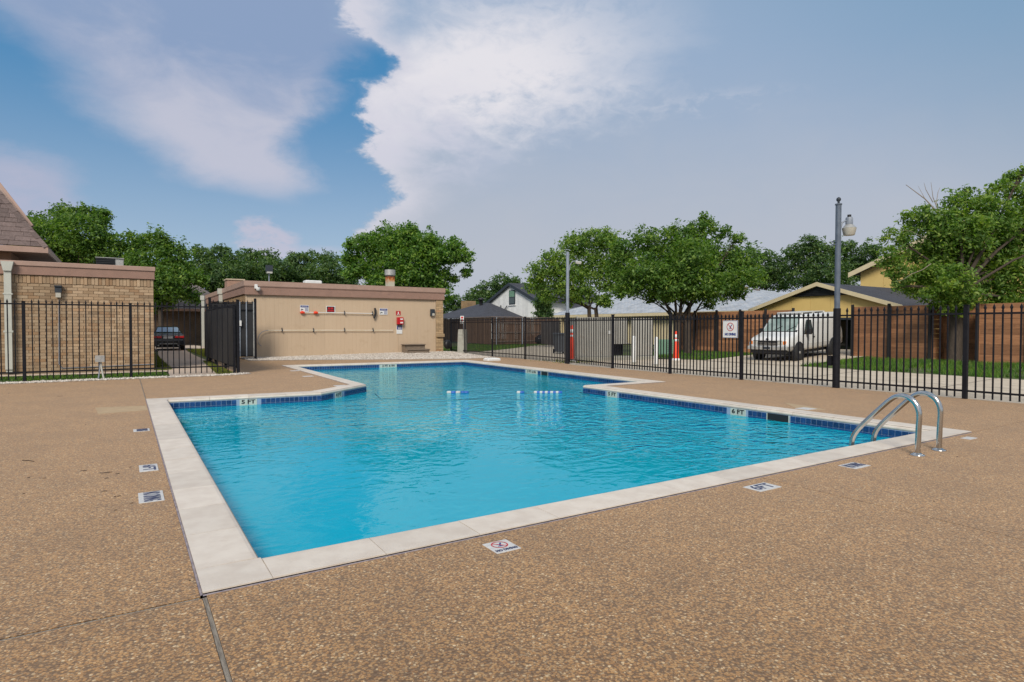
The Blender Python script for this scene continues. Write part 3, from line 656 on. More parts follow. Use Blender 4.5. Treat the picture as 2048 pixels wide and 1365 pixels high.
blades('grass', 3500, rect(20.9, 23.5, 24.6, 27.3, lambda q: (q[:, 1] < 24.8+(q[:, 0]-20.6)*1.2)), .12, .03, M['grass'], lambda x, y: -.07)
blades('weeds', 500, rect(15.05, 17.5, 20, 22.2, cl), .10, .03, M['grass_dry'], lambda x, y: -.022)
# ================================================================== buildings
M['brick_course'] = leaf_mat('tan_brick_course', [(.26, .175, .105), (.37, .255, .155), (.345, .25, .16), (.40, .29, .185), (.32, .195, .105), (.235, .165, .105)], 0, False)
# ---- brick building on the left
LBX, LBY = .87, 25.0
lb = thing('brick_building', 'flat roofed tan brick building on the left behind the black fence', 'building', (LBX, LBY, 0))
MB().box(-14, LBX-.012, LBY+.012, 44, -.1, 3.2).build('wall', [M['mortar']], lb)
bl, bh = .292, .0985
brick_mes = [MB().cbox(-bl/2+.005, bl/2-.005, 0, .035, -bh/2+.0055, bh/2-.0055, .004).mesh('brick', M['brick']) for _ in range(1)]
half_me = MB().cbox(-bl/4+.005, bl/4-.005, 0, .035, -bh/2+.0055, bh/2-.0055, .004).mesh('brick', M['brick'])
rows = 29; cnt = 0; rest = MB(); slots = []
for r in range(rows):
    z = .03+bh*(r+.5); x = LBX
    if r % 2: slots.append((x-bl/4, z, 1)); x -= bl/2
    while x > -5.2: slots.append((x-bl/2, z, 0)); x -= bl
order = sorted(range(len(slots)), key=lambda i: -slots[i][0])
part_ids = set([i for i in order if slots[i][0] > -3.6][:255])
for i, (x, z, h) in enumerate(slots):
    y = LBY-.004-random.uniform(0, .007)
    if i in part_ids: inst('brick', half_me if h else brick_mes[0], lb, (x, y, z), (random.uniform(-.006, .006), random.uniform(-.006, .006), 0))
    else: w = bl/4 if h else bl/2; rest.cbox(x-w+.005, x+w-.005, y, y+.035, z-bh/2+.0055, z+bh/2-.0055, .004)
sol_me = MB().cbox(-.046, .046, 0, .045, -.125, .125, .004).mesh('brick', M['brick'])
for k in range(62):
    x = LBX-.05-k*.101; y = LBY-.006-(.02 if k % 3 == 1 else random.uniform(0, .008))
    if k < 44: inst('brick', sol_me, lb, (x, y, 3.03 - (.012 if k % 3 == 1 else 0)))
    else: rest.cbox(x-.046, x+.046, y, y+.045, 2.905, 3.155, .004)
rest.build('brick', M['brick_course'], lb, kind='stuff')
b = MB(); b.box(-14, LBX+.03, LBY-.05, LBY+.30, 3.19, 3.43, 0); b.box(-14, LBX+.045, LBY-.068, LBY+.30, 3.165, 3.19, 0); b.box(-14, LBX+.045, LBY-.06, LBY+.3, 3.43, 3.455, 0); b.build('fascia', M['fascia'], lb)
b = MB(); b.cbox(-14, LBX+.06, LBY-.085, LBY+.34, 3.456, 3.60, .012); b.box(LBX-.3, LBX+.055, LBY+.35, 44, 3.2, 3.595); b.build('parapet_cap', M['cap'], lb)
MB().box(-14, LBX-.31, LBY+.35, 44, 3.2, 3.3).build('roof', M['concrete_grey'], lb)
p = PY(15, 530, LBY-.12); b = MB(); x = p.x
b.prism([(x-.16, 0), (x+.16, 0), (x+.10, -.30), (x-.10, -.30)], -.09, .09, 0, Matrix.Translation((0, LBY-.16, 3.55)) @ Matrix.Rotation(R(90), 4, 'X'))
b.box(x-.09, x+.09, LBY-.20, LBY-.05, .12, 3.26); b.box(x-.12, x+.12, LBY-.21, LBY-.04, 1.30, 1.36); b.box(x-.12, x+.12, LBY-.21, LBY-.04, 2.5, 2.55)
b.prism([(x-.08, .02), (x+.08, .02), (x+.08, .13), (x-.08, .13)], -.16, 0, 0, Matrix.Translation((0, LBY-.16, 0)) @ Matrix.Rotation(R(90), 4, 'X'))
b.build('downspout', M['downspout'], lb)
p = PY(117, 584, LBY); b = MB(); b.box(p.x-.09, p.x+.09, LBY-.16, LBY-.02, p.z-.03, p.z+.16); b.box(p.x-.1, p.x+.1, LBY-.20, LBY-.02, p.z+.16, p.z+.20)
wl = b.build('wall_lamp', M['trim_dark'], lb); MB().box(p.x-.07, p.x+.07, LBY-.15, LBY-.04, p.z-.19, p.z-.032).build('lens', M['refractor'], wl)
b = MB(); zc = .16; b.tube([PY(118, 600, LBY-.03), PY(118, 728, LBY-.03), PY(124, 737, LBY-.03), Vector((LBX-.02, LBY-.03, zc))], .014, 6); b.build('conduit', M['galv'], lb)
# ---- mansard roof standing behind it
E0 = Vector((-2.196, 26, 4.19)); S_ = .72
ms = thing('mansard_roof_building', 'brown shingled mansard roof rising behind the brick building at far left', 'building', (-5, 28, 3.3))
HT = 3.4
b = MB(); hip = [E0+Vector((-S_*h, S_*h, h)) for h in (0, HT)]
b.add([(-14, E0.y+.03, E0.z), (E0.x, E0.y+.03, E0.z), (hip[1].x, hip[1].y+.03, hip[1].z), (-14, hip[1].y+.03, hip[1].z)], [(0, 1, 2, 3)])
b.add([(E0.x, E0.y+.03, E0.z), (E0.x, 31.2, E0.z), (hip[1].x, 31.2, hip[1].z), (hip[1].x, hip[1].y+.03, hip[1].z)], [(0, 1, 2, 3)])
b.add([(-14, hip[1].y+.03, hip[1].z), (hip[1].x, hip[1].y+.03, hip[1].z), (hip[1].x, 34, hip[1].z), (-14, 34, hip[1].z)], [(0, 1, 2, 3)])
b.build('roof', M['shingle'], ms)
sl = Vector((0, S_, 1)).normalized(); nrm = Vector((0, -1, S_)).normalized(); RS = .205; zr = 0; r = 0
slope_len = HT*math.sqrt(1+S_*S_)
while zr < slope_len-.01:
    h0 = zr/math.sqrt(1+S_*S_); xe = E0.x-S_*h0; xe2 = E0.x-S_*(h0+RS/math.sqrt(1+S_*S_))
    x = xe; first = True
    while x > -4.6:
        w = random.choice((.42, .5, .58, .34)) if not first else random.uniform(.25, .5); xl = x-w; first_ = first; first = False
        th = random.uniform(.010, .024); o = E0+sl*zr
        pts = [(xl+.004, 0), (x-.004, 0), ((xe2 if first_ else x-.004), RS*1.12), (xl+.004, RS*1.12)]
        T = Matrix((Vector((1, 0, 0)), sl, nrm)).transposed().to_4x4(); T.translation = Vector((0, o.y, o.z))
        T2 = T @ Matrix.Rotation(-.06, 4, 'X')
        MB().prism(pts, .004, .012+th, 0, T2).build('shingle', M['shingle'], ms); x = xl
    zr += RS; r += 1
for k in range(11):                         # ridge caps along the hip
    a, c = E0+(hip[1]-E0)*(k/11), E0+(hip[1]-E0)*((k+1.12)/11)
    d = (c-a).normalized(); u = Vector((0, 0, 1)); u = (u-d*u.dot(d)).normalized(); s = d.cross(u)
    b = MB(); b.add([a+s*.13+u*-.045, a+u*.05, a-s*.13-u*.045, c+s*.13-u*.06, c+u*.03, c-s*.13-u*.06], [(0, 1, 4, 3), (1, 2, 5, 4), (0, 2, 1)]); b.build('ridge_cap', M['shingle'], ms)
b = MB(); b.box(-14, E0.x+.02, E0.y-.03, E0.y+.02, E0.z-.20, E0.z-.012); b.box(E0.x-.03, E0.x+.02, E0.y+.021, 31.2, E0.z-.20, E0.z-.012); b.build('eave_board', M['cap'], ms)
b = MB(); b.box(-14, E0.x-.04, E0.y+.03, 31.15, E0.z-.14, E0.z-.10); b.build('soffit', M['soffit'], ms)
b = MB(); b.box(-14, E0.x-1.1, E0.y+1.0, 31, 3.2, E0.z-.15); b.build('wall', M['soffit'], ms)
q0, q1 = PY(64, 452, 27.2), PY(-60, 292, 28.9); d = (q1-q0).normalized(); dn = Vector((-d.z, 0, d.x)); dn = dn if dn.z < 0 else -dn
b = MB(); v = [q0, q1, q1+dn*.22, q0+dn*.22]; v2 = [q+Vector((0, .3, 0)) for q in v]
b.add(v+v2, [(0, 1, 2, 3), (7, 6, 5, 4), (0, 4, 5, 1), (1, 5, 6, 2), (2, 6, 7, 3), (3, 7, 4, 0)])
v = [q+Vector((0, -.05, 0))-dn*.05 for q in (q0, q1)]; v += [v[1]+dn*.11, v[0]+dn*.11]; v2 = [q+Vector((0, .34, 0)) for q in v]
b.add(v+v2, [(0, 1, 2, 3), (7, 6, 5, 4), (0, 4, 5, 1), (1, 5, 6, 2), (2, 6, 7, 3), (3, 7, 4, 0)], 1)
b.build('rake_board', [M['cap'], M['fascia']], ms)
# ---- tan pool house across the end of the pool
BY = 31.0; XL = PY(491, 600, BY).x; XR = PY(886, 600, BY).x
ph = thing('pool_house', 'long flat roofed tan pool house with brown fascia beyond the pool', 'building', (10, BY, 0))
zt, zb = 3.67, 3.05
MB().box(XL+.02, XR-.03, BY+.03, 47, -.1, zb+.1, 0).build('wall', [M['side_brick']], ph)
xs0, xs1 = XL+.07, PY(868, 650, BY).x
npan = 8; pw = (xs1-xs0)/npan
def panel_mesh(w, h):
    b = MB(); k = 6; gw = .006; s = w/k
    xs = []
    for i in range(k):
        x0 = i*s+(.002 if i == 0 else gw/2); x1 = (i+1)*s-(.002 if i == k-1 else gw/2); xs += [(x0, 0), (x1, 0)]
        if i < k-1: xs += [(x1+.0005, .004), (x1+gw-.0005, .004)]
    n = len(xs); vs = [(x, y, 0) for x, y in xs]+[(x, y, h) for x, y in xs]
    b.add(vs, [(i, i+1, n+i+1, n+i) for i in range(n-1)]+[]); b.box(.002, w-.002, .009, .028, 0, h); return b.mesh('siding_panel', M['siding'])
pme = panel_mesh(pw, zb-.05+.1)
for i in range(npan): inst('siding_panel', pme, ph, (xs0+i*pw, BY-.012+random.uniform(-.002, .002), -.05))
MB().box(XL, xs0-.003, BY-.03, BY+.029, -.1, zb).build('corner_board', M['siding'], ph)
MB().box(xs1+.003, xs1+.09, BY-.03, BY+.029, -.1, zb).build('corner_board', M['siding'], ph)
px0, px1 = xs1+.1, XR-.02; pwid = px1-px0
MB().box(px0, px1, BY-.055, BY+.029, -.1, zb).build('brick_pier', M['mortar'], ph)
pb_f = MB().cbox(-.142, .142, 0, .04, -.044, .044, .004).mesh('brick', M['brick_pier']); r = 0; z = .03
pb_h = MB().cbox(-pwid/2+.292/2+.006, pwid/2-.292/2-.006, 0, .04, -.044, .044, .004).mesh('brick', M['brick_pier'])
while z < 2.68:
    xx = px0+.147 if r % 2 else px1-.147; x2 = px1-(pwid-.292)/2 if r % 2 else px0+(pwid-.292)/2
    inst('brick', pb_f, ph, (xx, BY-.078-random.uniform(0, .008), z+.05))
    w = pwid-.296
    if w > .06: MB().cbox(x2-w/2+.004, x2+w/2-.004, BY-.078, BY-.04, z+.006, z+.094, .004).build('brick', M['brick_pier'], ph)
    z += .1; r += 1
for k in range(int(pwid/.1)): MB().cbox(px0+k*.1+.004, px0+k*.1+.096, BY-.085, BY-.04, z+.01, zb-.01, .004).build('brick', M['brick_pier'], ph)
p = PY(886, 671, BY-.1); MB().cbox(px0-.02, px1+.06, BY-.17, BY-.056, p.z-.09, p.z+.09, .03).build('brick', M['brick_pier'], ph, label='projecting corner brick')
b = MB(); b.box(XL-.05, XR+.03, BY-.13, BY-.05, zb, zb+.34); b.box(XL-.05, XL+.03, BY-.049, 47.2, zb, zb+.34); b.box(XR-.05, XR+.03, BY-.049, 47.2, zb, zb+.34); b.box(XL-.06, XR+.04, BY-.14, BY-.05, zb-.03, zb-.002)
b.box(XL-.075, XR+.055, BY-.155, BY-.05, zb+.342, zb+.375); b.box(XL-.075, XL+.03, BY-.049, 47.2, zb+.342, zb+.375); b.build('fascia', M['fascia'], ph)
b = MB(); b.box(XL-.09, XR+.07, BY-.17, BY+.15, zb+.377, zt); b.box(XL-.09, XL+.2, BY+.151, 47.2, zb+.377, zt); b.box(XR-.2, XR+.07, BY+.151, 47.2, zb+.377, zt); b.build('parapet_cap', M['cap'], ph)
MB().box(XL+.21, XR-.21, BY+.16, 47, zb+.2, zb+.3).build('roof', M['concrete_grey'], ph)
for pxx in (407, 443):
    q = PX(pxx, 600, XL-.1); yy = q.y; b = MB(); b.box(XL-.24, XL-.06, yy-.10, yy+.10, .1, zt-.05); b.box(XL-.30, XL-.06, yy-.14, yy+.14, zt-.3, zt+.02); b.build('downspout', M['downspout'], ph)
p = PY(780, 560, BY+2.2); b = MB(); b.box(p.x-.20, p.x+.20, BY+2.0, BY+2.4, 3.3, 4.40, 0); fl = b.build('flue', M['rust'], ph, label='rust streaked square flue')
b = MB(); b.lathe([(.30, 4.46), (.30, 4.77)], 14, 0, Matrix.Translation((p.x, BY+2.2, 0))); b.box(p.x-.16, p.x+.16, BY+2.05, BY+2.35, 4.40, 4.47); b.build('flue_cap', M['alu'], fl)
p = PY(625, 563, BY+1.2); MB().cbox(p.x-.42, p.x+.42, BY+.9, BY+1.5, 3.3, p.z+.03, .04).build('skylight', M['white'], ph)
p = PY(470, 566, BY+6); b = MB(); b.box(p.x-.45, p.x+.4, BY+5.6, BY+6.6, 3.3, p.z+.12, 0); b.box(p.x-.50, p.x+.45, BY+5.55, BY+6.65, p.z+.121, p.z+.19, 1); tag(b.build('roof_vent_hood', [M['soffit'], M['parapet']]), 'tan sheet metal vent hood on the left of the pool house roof', 'vent hood')
# flood light on the roof
p = PY(538, 545, BY+1.5); t = thing('roof_floodlight', 'dark box floodlight on a thin mast on the pool house roof', 'floodlight', (p.x, BY+1.5, 3.3))
MB().tube([(p.x, BY+1.5, 3.3), (p.x, BY+1.5, p.z-.04)], .03, 6).build('mast', M['galv'], t); MB().box(p.x-.15, p.x+.15, BY+1.3, BY+1.6, p.z+.02, p.z+.34).build('housing', M['trim_dark'], t); MB().box(p.x-.13, p.x+.13, BY+1.3, BY+1.55, p.z-.06, p.z+.019).build('lens', M['lamp_glass'], t)
# camera on the fascia
p = PY(513, 576, BY-.2); t = thing('security_camera', 'small white dome security camera on the brown fascia above the siding', 'security camera', (p.x, BY-.13, p.z))
MB().cbox(p.x-.09, p.x+.05, BY-.27, BY-.135, p.z-.04, p.z+.16, .02).build('bracket', M['white'], t); MB().lathe([(.02, -.17), (.09, -.12), (.10, -.04), (.10, .02)], 12, 0, Matrix.Translation((p.x+.06, BY-.27, p.z))).build('dome', M['white'], t); MB().lathe([(.0, -.19), (.05, -.165), (.05, -.155)], 10, 0, Matrix.Translation((p.x+.06, BY-.27, p.z))).build('lens', M['black'], t)
# air conditioner on the brick roof
p = PY(222, 526, LBY+4); b = MB(); t = thing('rooftop_unit', 'dark louvred air unit on the brick building roof', 'air conditioner', (p.x, LBY+4, 3.3))
b.box(p.x-.48, p.x+.14, LBY+3.6, LBY+4.4, 3.3, p.z+.14); b.build('coil', M['trim_dark'], t); MB().box(p.x+.145, p.x+.42, LBY+3.6, LBY+4.4, 3.3, p.z+.12).build('cabinet', M['alu'], t)
for k in range(5): MB().box(p.x-.49, p.x+.145, LBY+3.57, LBY+3.6, p.z-.20+k*.07, p.z-.165+k*.07).build('louvre', M['black'], t)
MB().box(p.x-.5, p.x+.44, LBY+3.55, LBY+4.45, p.z+.141, p.z+.165).build('lid', M['alu'], t)
# ---- houses beyond
def wallx(x, ya, yb, z0, prof, th, mat, parent, name, n):
    """vertical boards on the plane x, between ya and yb, up to prof(y)"""
    w = (yb-ya)/n
    for i in range(n):
        a, c = ya+i*w+.006, ya+(i+1)*w-.006; b = MB(); mid = [y for y in (PEAK,) if a < y < c]
        ys = [a]+mid+[c]; poly = [(a, z0), (c, z0)]+[(y, prof(y)) for y in reversed(ys)]
        k = len(poly); vs = [(x, y, z) for y, z in poly]+[(x+th, y, z) for y, z in poly]
        b.add(vs, [tuple(range(k-1, -1, -1)), tuple(range(k, 2*k))]+[(i2, (i2+1) % k, k+(i2+1) % k, k+i2) for i2 in range(k)]); b.build(name, mat, parent)
def gable_roof(parent, x0, x1, ya, yp, yb, ze, zp, ov, mat, trim, tw=.28):
    def zz(y): return zp-(zp-ze)*abs(y-yp)/((yp-ya) if y < yp else (yb-yp))
    b = MB(); A, B = ya-ov, yb+ov; za, zb_ = zz(A) if False else ze-(zp-ze)*ov/(yp-ya), ze-(zp-ze)*ov/(yb-yp)
    for e, ((y0, z0), (y1, z1)) in enumerate((((A, za), (yp, zp)), ((yp, zp), (B, zb_)))):
        b.add([(x0, y0, z0), (x1, y0, z0), (x1, y1, z1), (x0, y1, z1), (x0, y0, z0-.1), (x1, y0, z0-.1), (x1, y1, z1-.1), (x0, y1, z1-.1)], [(0, 1, 2, 3), (7, 6, 5, 4), (4, 5, 1, 0), (1, 5, 6, 2), (2, 6, 7, 3), (3, 7, 4, 0)])
    b.build('roof', mat, parent)
    for (y0, z0), (y1, z1) in (((A, za), (yp, zp)), ((yp, zp), (B, zb_))):
        b = MB(); b.add([(x0-.05, y0, z0+.03), (x0-.05, y1, z1+.03), (x0-.05, y1, z1-tw), (x0-.05, y0, z0-tw), (x0-.004, y0, z0+.03), (x0-.004, y1, z1+.03), (x0-.004, y1, z1-tw), (x0-.004, y0, z0-tw)], [(0, 1, 2, 3), (7, 6, 5, 4), (0, 4, 5, 1), (1, 5, 6, 2), (2, 6, 7, 3), (3, 7, 4, 0)]); b.build('rake_board', trim, parent)
# white board gable house
wh = thing('white_house', 'white board house with steep charcoal gable roof and one upstairs window', 'house', (48, 69, 0))
ya, yb, PEAK, ze, zp = 62.9, 75.4, 69.3, 5.0, 7.45
prof = lambda y: ze+(zp-ze)*(1-abs(y-PEAK)/((PEAK-ya) if y < PEAK else (yb-PEAK)))-.12
MB().add([(44.06, ya, 0), (44.06, yb, 0), (44.06, yb, ze-.2), (44.06, PEAK, zp-.3), (44.06, ya, ze-.2), (54, ya, 0), (54, yb, 0), (54, yb, ze-.2), (54, PEAK, zp-.3), (54, ya, ze-.2)], [(4, 3, 2, 1, 0), (5, 6, 7, 8, 9), (0, 1, 6, 5), (1, 2, 7, 6), (4, 0, 5, 9)]).build('wall', M['board_white'], wh)
wallx(44, ya, yb, 0, prof, .05, M['board_white'], wh, 'wall_board', 18)
gable_roof(wh, 43.7, 56, ya, PEAK, yb, ze, zp, .7, M['dark_shingle'], M['trim_dark'], .38)
q = PX(1024, 595, 43.95); b = MB(); b.box(43.93, 43.99, q.y-.75, q.y+.75, q.z-1.0, q.z+.95); win = b.build('window', M['trim_dark'], wh)
MB().box(43.91, 43.929, q.y-.62, q.y+.62, q.z+.05, q.z+.85).build('pane', M['green_box'], win); MB().box(43.91, 43.929, q.y-.62, q.y+.62, q.z-.85, q.z-.05).build('pane', M['glass'], win)
MB().box(43.85, 43.99, q.y-.9, q.y+.9, q.z-1.12, q.z-1.01).build('window_sill', M['board_white'], wh)
q = PX(992, 617, 43.9); MB().box(43.6, 43.99, q.y-.35, q.y+.35, q.z-.35, q.z+.35).build('meter_box', M['concrete_grey'], wh)
b = MB(); b.tube([PX(1002, 611, 43.8), PX(1000, 619, 43.8), PX(1006, 624, 43.8), PX(1010, 618, 43.8), PX(1014, 612, 43.8)], .07, 5); b.build('wall_bracket', M['trim_dark'], wh)
b = MB(); z1 = PX(1147, 588, 47).z
b.add([PX(1125, 560, 49), PX(1152, 575, 49), PX(1168, 613, 46.5), PX(1143, 617, 46.2), PX(1118, 590, 46.5)], [(4, 3, 2, 1, 0)]); b.build('roof', M['dark_shingle'], wh)
MB().box(47, 52, 56.5, 62.8, 0, 2.9).build('wall', M['board_white'], wh)
# charcoal hip roof house in front of it
dh = thing('charcoal_roof_house', 'low house with charcoal hip roof left of the white gable', 'house', (40, 76, 0))
b = MB(); a0 = Vector((36.5, 64.6, 2.55)); a1 = Vector((36.5, 79.5, 2.7)); r0 = Vector((43.6, 74.2, 4.95)); r1 = Vector((43.6, 76.5, 4.95)); c0 = Vector((43.6, 64.6, 2.6)); c1 = Vector((43.6, 88, 2.75))
b.add([a0, a1, r1, r0, c0, c1], [(0, 3, 2, 1), (0, 4, 3), (1, 2, 5)]); b.build('roof', M['dark_shingle'], dh)
MB().box(37, 43.5, 65, 84, 0, 2.5).build('wall', M['board_white'], dh)
q = PX(962, 607, 42.5); MB().lathe([(.25, 0), (.25, .7), (.42, .75), (.42, .95), (.1, 1.1)], 10, 0, Matrix.Translation((q.x, q.y, q.z-.3))).build('roof_vent', M['black'], dh)
q = PX(928, 610, 46.0); b = MB(); b.box(46, 47.6, q.y-1.0, q.y+1.0, 2, q.z+.6); b.build('chimney', M['side_brick'], dh)
# pale grey roof house
gh = thing('pale_roof_house', 'low cream house with wide pale grey shingle roof behind the trees', 'house', (42, 38, 0))
eL, eR = PX(1093, 632, 38), PX(1583, 627, 38); ze = 2.75
rL, rR = PX(1262, 581, 44.5), PX(1492, 577, 44.5)
b = MB(); b.add([(38, eR.y, ze), (38, eL.y, ze), (rL.x, rL.y, 4.95), (rR.x, rR.y, 4.95), (51, eR.y, ze), (51, eL.y, ze)], [(0, 3, 2, 1), (1, 2, 5), (0, 4, 3), (2, 3, 4, 5)]); b.build('roof', M['pale_shingle'], gh)
MB().box(37.95, 38.1, eR.y, eL.y, ze-.28, ze-.01).build('eave_board', M['cream'], gh)
MB().box(38.6, 50.5, eR.y+.5, eL.y-1.2, 0, ze-.05).build('wall', M['cream'], gh)
b = MB(); q = PX(1118, 660, 38.2); b.box(38.0, 38.4, q.y-.55, q.y+.2, 0, ze-.3); b.build('porch_column', M['cream'], gh)
q = PX(1463, 585, 43.4); b = MB(); b.box(q.x-.3, q.x+.6, q.y-1.2, q.y+.6, 4.2, q.z+.4); b.build('chimney', M['side_brick'], gh)
q = PX(1512, 582, 43.9); b = MB(); b.box(q.x-.2, q.x+.2, q.y-.25, q.y+.25, 4.3, q.z+.15); b.build('roof_vent', M['brown_roof'], gh)
# yellow garage house
yh = thing('yellow_garage_house', 'yellow panelled garage house with dark triangular gable vent behind the van', 'house', (36, 19, 0))
ya, yb, PEAK, ze, zp = 15.35, 23.5, 19.46, 2.72, 4.02
prof = lambda y: ze+(zp-ze)*(1-abs(y-PEAK)/((PEAK-ya) if y < PEAK else (yb-PEAK)))-.13
wallx(33.0, ya, yb, 2.05, prof, .06, M['yellow'], yh, 'siding_panel', 7)
gable_roof(yh, 32.7, 43, ya, PEAK, yb, ze, zp, .35, M['dark_shingle'], M['cream'], .19)
MB().add([(32.97, 21.15, 3.28), (32.97, PEAK, 3.82), (32.97, 17.75, 3.28), (32.90, 21.15, 3.28), (32.90, PEAK, 3.82), (32.90, 17.75, 3.28)], [(0, 1, 2), (3, 5, 4), (0, 3, 4, 1), (1, 4, 5, 2), (2, 5, 3, 0)]).build('gable_vent', M['trim_dark'], yh)
for k in range(5):
    z = 3.32+k*.085; w = 1.6*(1-(z-3.28)/.54); MB().box(32.86, 32.899, PEAK-w, PEAK+w, z, z+.03).build('vent_slat', M['wood_dark'], yh)
MB().box(33.08, 43, ya+.02, ya+.15, 0, ze).build('wall', M['yellow'], yh); MB().box(33.08, 43, yb-.15, yb-.02, 0, ze).build('wall', M['yellow'], yh); MB().box(38.5, 38.7, ya+.16, yb-.16, 0, ze).build('wall', M['trim_dark'], yh)
for y0, y1 in ((ya, ya+.6), (yb-1.0, yb)): MB().box(33.0, 33.06, y0, y1, 0, 2.045).build('garage_post', M['yellow'], yh)
MB().box(32.9, 33.06, ya, yb, 1.93, 2.045).build('garage_header', M['trim_dark'], yh)
MB().box(36.5, 36.6, ya+.3, yb-.3, .2, 2.0).build('garage_door', M['glass'], yh)
y2 = thing('yellow_upper_house', 'taller pale yellow house with sloping roof above the garage', 'house', (44, 17, 0))
q0, q1 = PX(1697, 547, 42), PX(1766, 514, 42); sl_ = (q1.z-q0.z)/(q0.y-q1.y); PEAK = 16.2; yb = q0.y-.55; ya = 2*PEAK-yb
zp = q0.z+sl_*(q0.y-PEAK); ze = zp-sl_*(yb-PEAK)
prof = lambda y: zp-sl_*abs(y-PEAK)-.2
wallx(42.5, ya, yb, 0, prof, .1, M['yellow'], y2, 'siding_panel', 8)
gable_roof(y2, 42, 51, ya, PEAK, yb, ze, zp, .55, M['dark_shingle'], M['cream'], .3)
MB().box(42.65, 50.5, yb-.3, yb-.1, 0, ze-.2).build('wall', M['yellow'], y2)
bh_ = thing('blue_roof_house', 'house with blue grey roof glimpsed behind the big right tree', 'house', (44, 11, 0))
PEAK = 4; wallx(40.0, 1.5, 11.0, 0, lambda y: 3.3, .1, M['white'], bh_, 'wall_board', 10)
b = MB(); b.add([(39.4, 1, 3.2), (39.4, 11.6, 3.2), (45, 9.0, 5.9), (45, 2, 5.9), (51, 11.6, 3.2), (51, 1, 3.2)], [(0, 3, 2, 1), (1, 2, 4), (2, 3, 5, 4), (3, 0, 5)]); b.build('roof', M['blue_shingle'], bh_)
# dark brick house behind the parked car
kh = thing('dark_brick_house', 'dark brown brick house with grey brown roof behind the parked black car', 'house', (3, 58, 0))
b = MB(); b.box(-8, 7.5, 57, 66, -.1, 3.0); b.build('wall', M['dark_brick'], kh)
b = MB(); b.add([(-8.5, 56.3, 2.95), (8.1, 56.3, 2.95), (5.0, 61.5, 5.6), (-8.5, 61.5, 5.6), (8.1, 67, 2.95), (-8.5, 67, 2.95)], [(0, 1, 2, 3), (1, 4, 2), (2, 4, 5, 3)]); b.build('roof', M['brown_roof'], kh)
MB().box(-8.5, 8.1, 56.2, 56.3, 2.75, 2.96).build('eave_board', M['fascia'], kh)
for pxx in (337, 360):
    q = PY(pxx, 607, 57.8); b = MB(); b.box(q.x-.35, q.x+.35, 57.4, 58.2, 3.3, q.z+.2); b.build('roof_vent', M['alu'], kh)
# ================================================================== iron fences
pick_me = {}
def picket_mesh(h, w=.026):
    k = (round(h, 3), w)
    if k not in pick_me:
        b = MB(); q = w/2; b.box(-q, q, -q, q, 0, h-.11); s = .75*w
        b.add([(-q*1.5, -q*1.5, h-.11), (q*1.5, -q*1.5, h-.11), (q*1.5, q*1.5, h-.11), (-q*1.5, q*1.5, h-.11), (-q*1.6, -q*1.6, h-.075), (q*1.6, -q*1.6, h-.075), (q*1.6, q*1.6, h-.075), (-q*1.6, q*1.6, h-.075), (0, 0, h)], [(3, 2, 1, 0), (0, 1, 5, 4), (1, 2, 6, 5), (2, 3, 7, 6), (3, 0, 4, 7), (4, 5, 8), (5, 6, 8), (6, 7, 8), (7, 4, 8)])
        pick_me[k] = b.mesh('picket', M['iron'])
    return pick_me[k]
def fence_run(parent, posts, rails, z0, z1, pitch, pw=.065, post_top=None, skip_posts=()):
    for i, (x, y) in enumerate(posts):
        if i not in skip_posts:
            b = MB(); pt = post_top or z1-.08; b.cbox(x-pw/2, x+pw/2, y-pw/2, y+pw/2, -.05, pt, .006); b.box(x-pw*.62, x+pw*.62, y-pw*.62, y+pw*.62, pt, pt+.018); b.build('post', M['iron'], parent)
        if i+1 < len(posts):
            p = Vector((x, y, 0)); q = Vector((*posts[i+1], 0)); d = (q-p); L = d.length; d.normalize(); a = math.atan2(d.y, d.x)
            for zr in rails:
                b = MB(); b.box(pw/2+.002, L-pw/2-.002, -.02, .02, zr-.02, zr+.02, T=Matrix.Translation(p) @ Matrix.Rotation(a, 4, 'Z')); b.build('rail', M['iron'], parent)
            n = max(1, round((L-pw)/pitch)); g = (L-pw)/n
            for k in range(1, n):
                c = p+d*(pw/2+g*k); inst('picket', picket_mesh(z1-z0), parent, (c.x+random.uniform(-.003, .003), c.y, z0), (random.uniform(-.004, .004), random.uniform(-.004, .004), a))
lf = thing('iron_fence', 'black iron picket fence in front of the brick building at left', 'fence', (-2, 20.9, 0), 'black iron fence sections round the pool')
fence_run(lf, [(-9.6, 20.75), (-7.16, 20.78), (-4.72, 20.82), (-2.30, 20.86), (.14, 20.9), (2.92, 20.95)], (2.10, .25), .06, 2.24, .150, .075)
ff = thing('iron_fence', 'black iron picket fence between the pool house corner and the pale lamp pole', 'fence', (15.6, 25, 0), 'black iron fence sections round the pool')
fence_run(ff, [(15.72, 31.1), (15.6, 26.24), (15.7, 23.44), (15.46, 20.0)], (1.75, .20), .02, 1.95, .125, .075, 1.97, (3,))
mf = thing('iron_fence', 'black iron picket fence between the pale lamp pole and the dark tall lamp pole', 'fence', (15, 14, 0), 'black iron fence sections round the pool')
fence_run(mf, [(15.44, 19.86), (15.01, 16.66), (14.85, 13.74), (14.89, 11.08), (14.94, 8.41)], (1.76, .17), .04, 1.90, .128, .085, 1.95, (0, 4))
nf = thing('iron_fence', 'black iron picket fence right of the dark lamp pole in front of the big tree', 'fence', (15, 4, 0), 'black iron fence sections round the pool')
fence_run(nf, [(14.95, 8.31), (14.97, 5.62), (15.0, 2.88), (15.03, .14), (15.06, -2.6)], (1.80, .17), .03, 2.0, .146, .085, 1.97, (0,))
b = MB(); b.box(14.86, 14.96, 8.46, 8.53, .55, .80); b.build('hinge', M['iron'], mf)
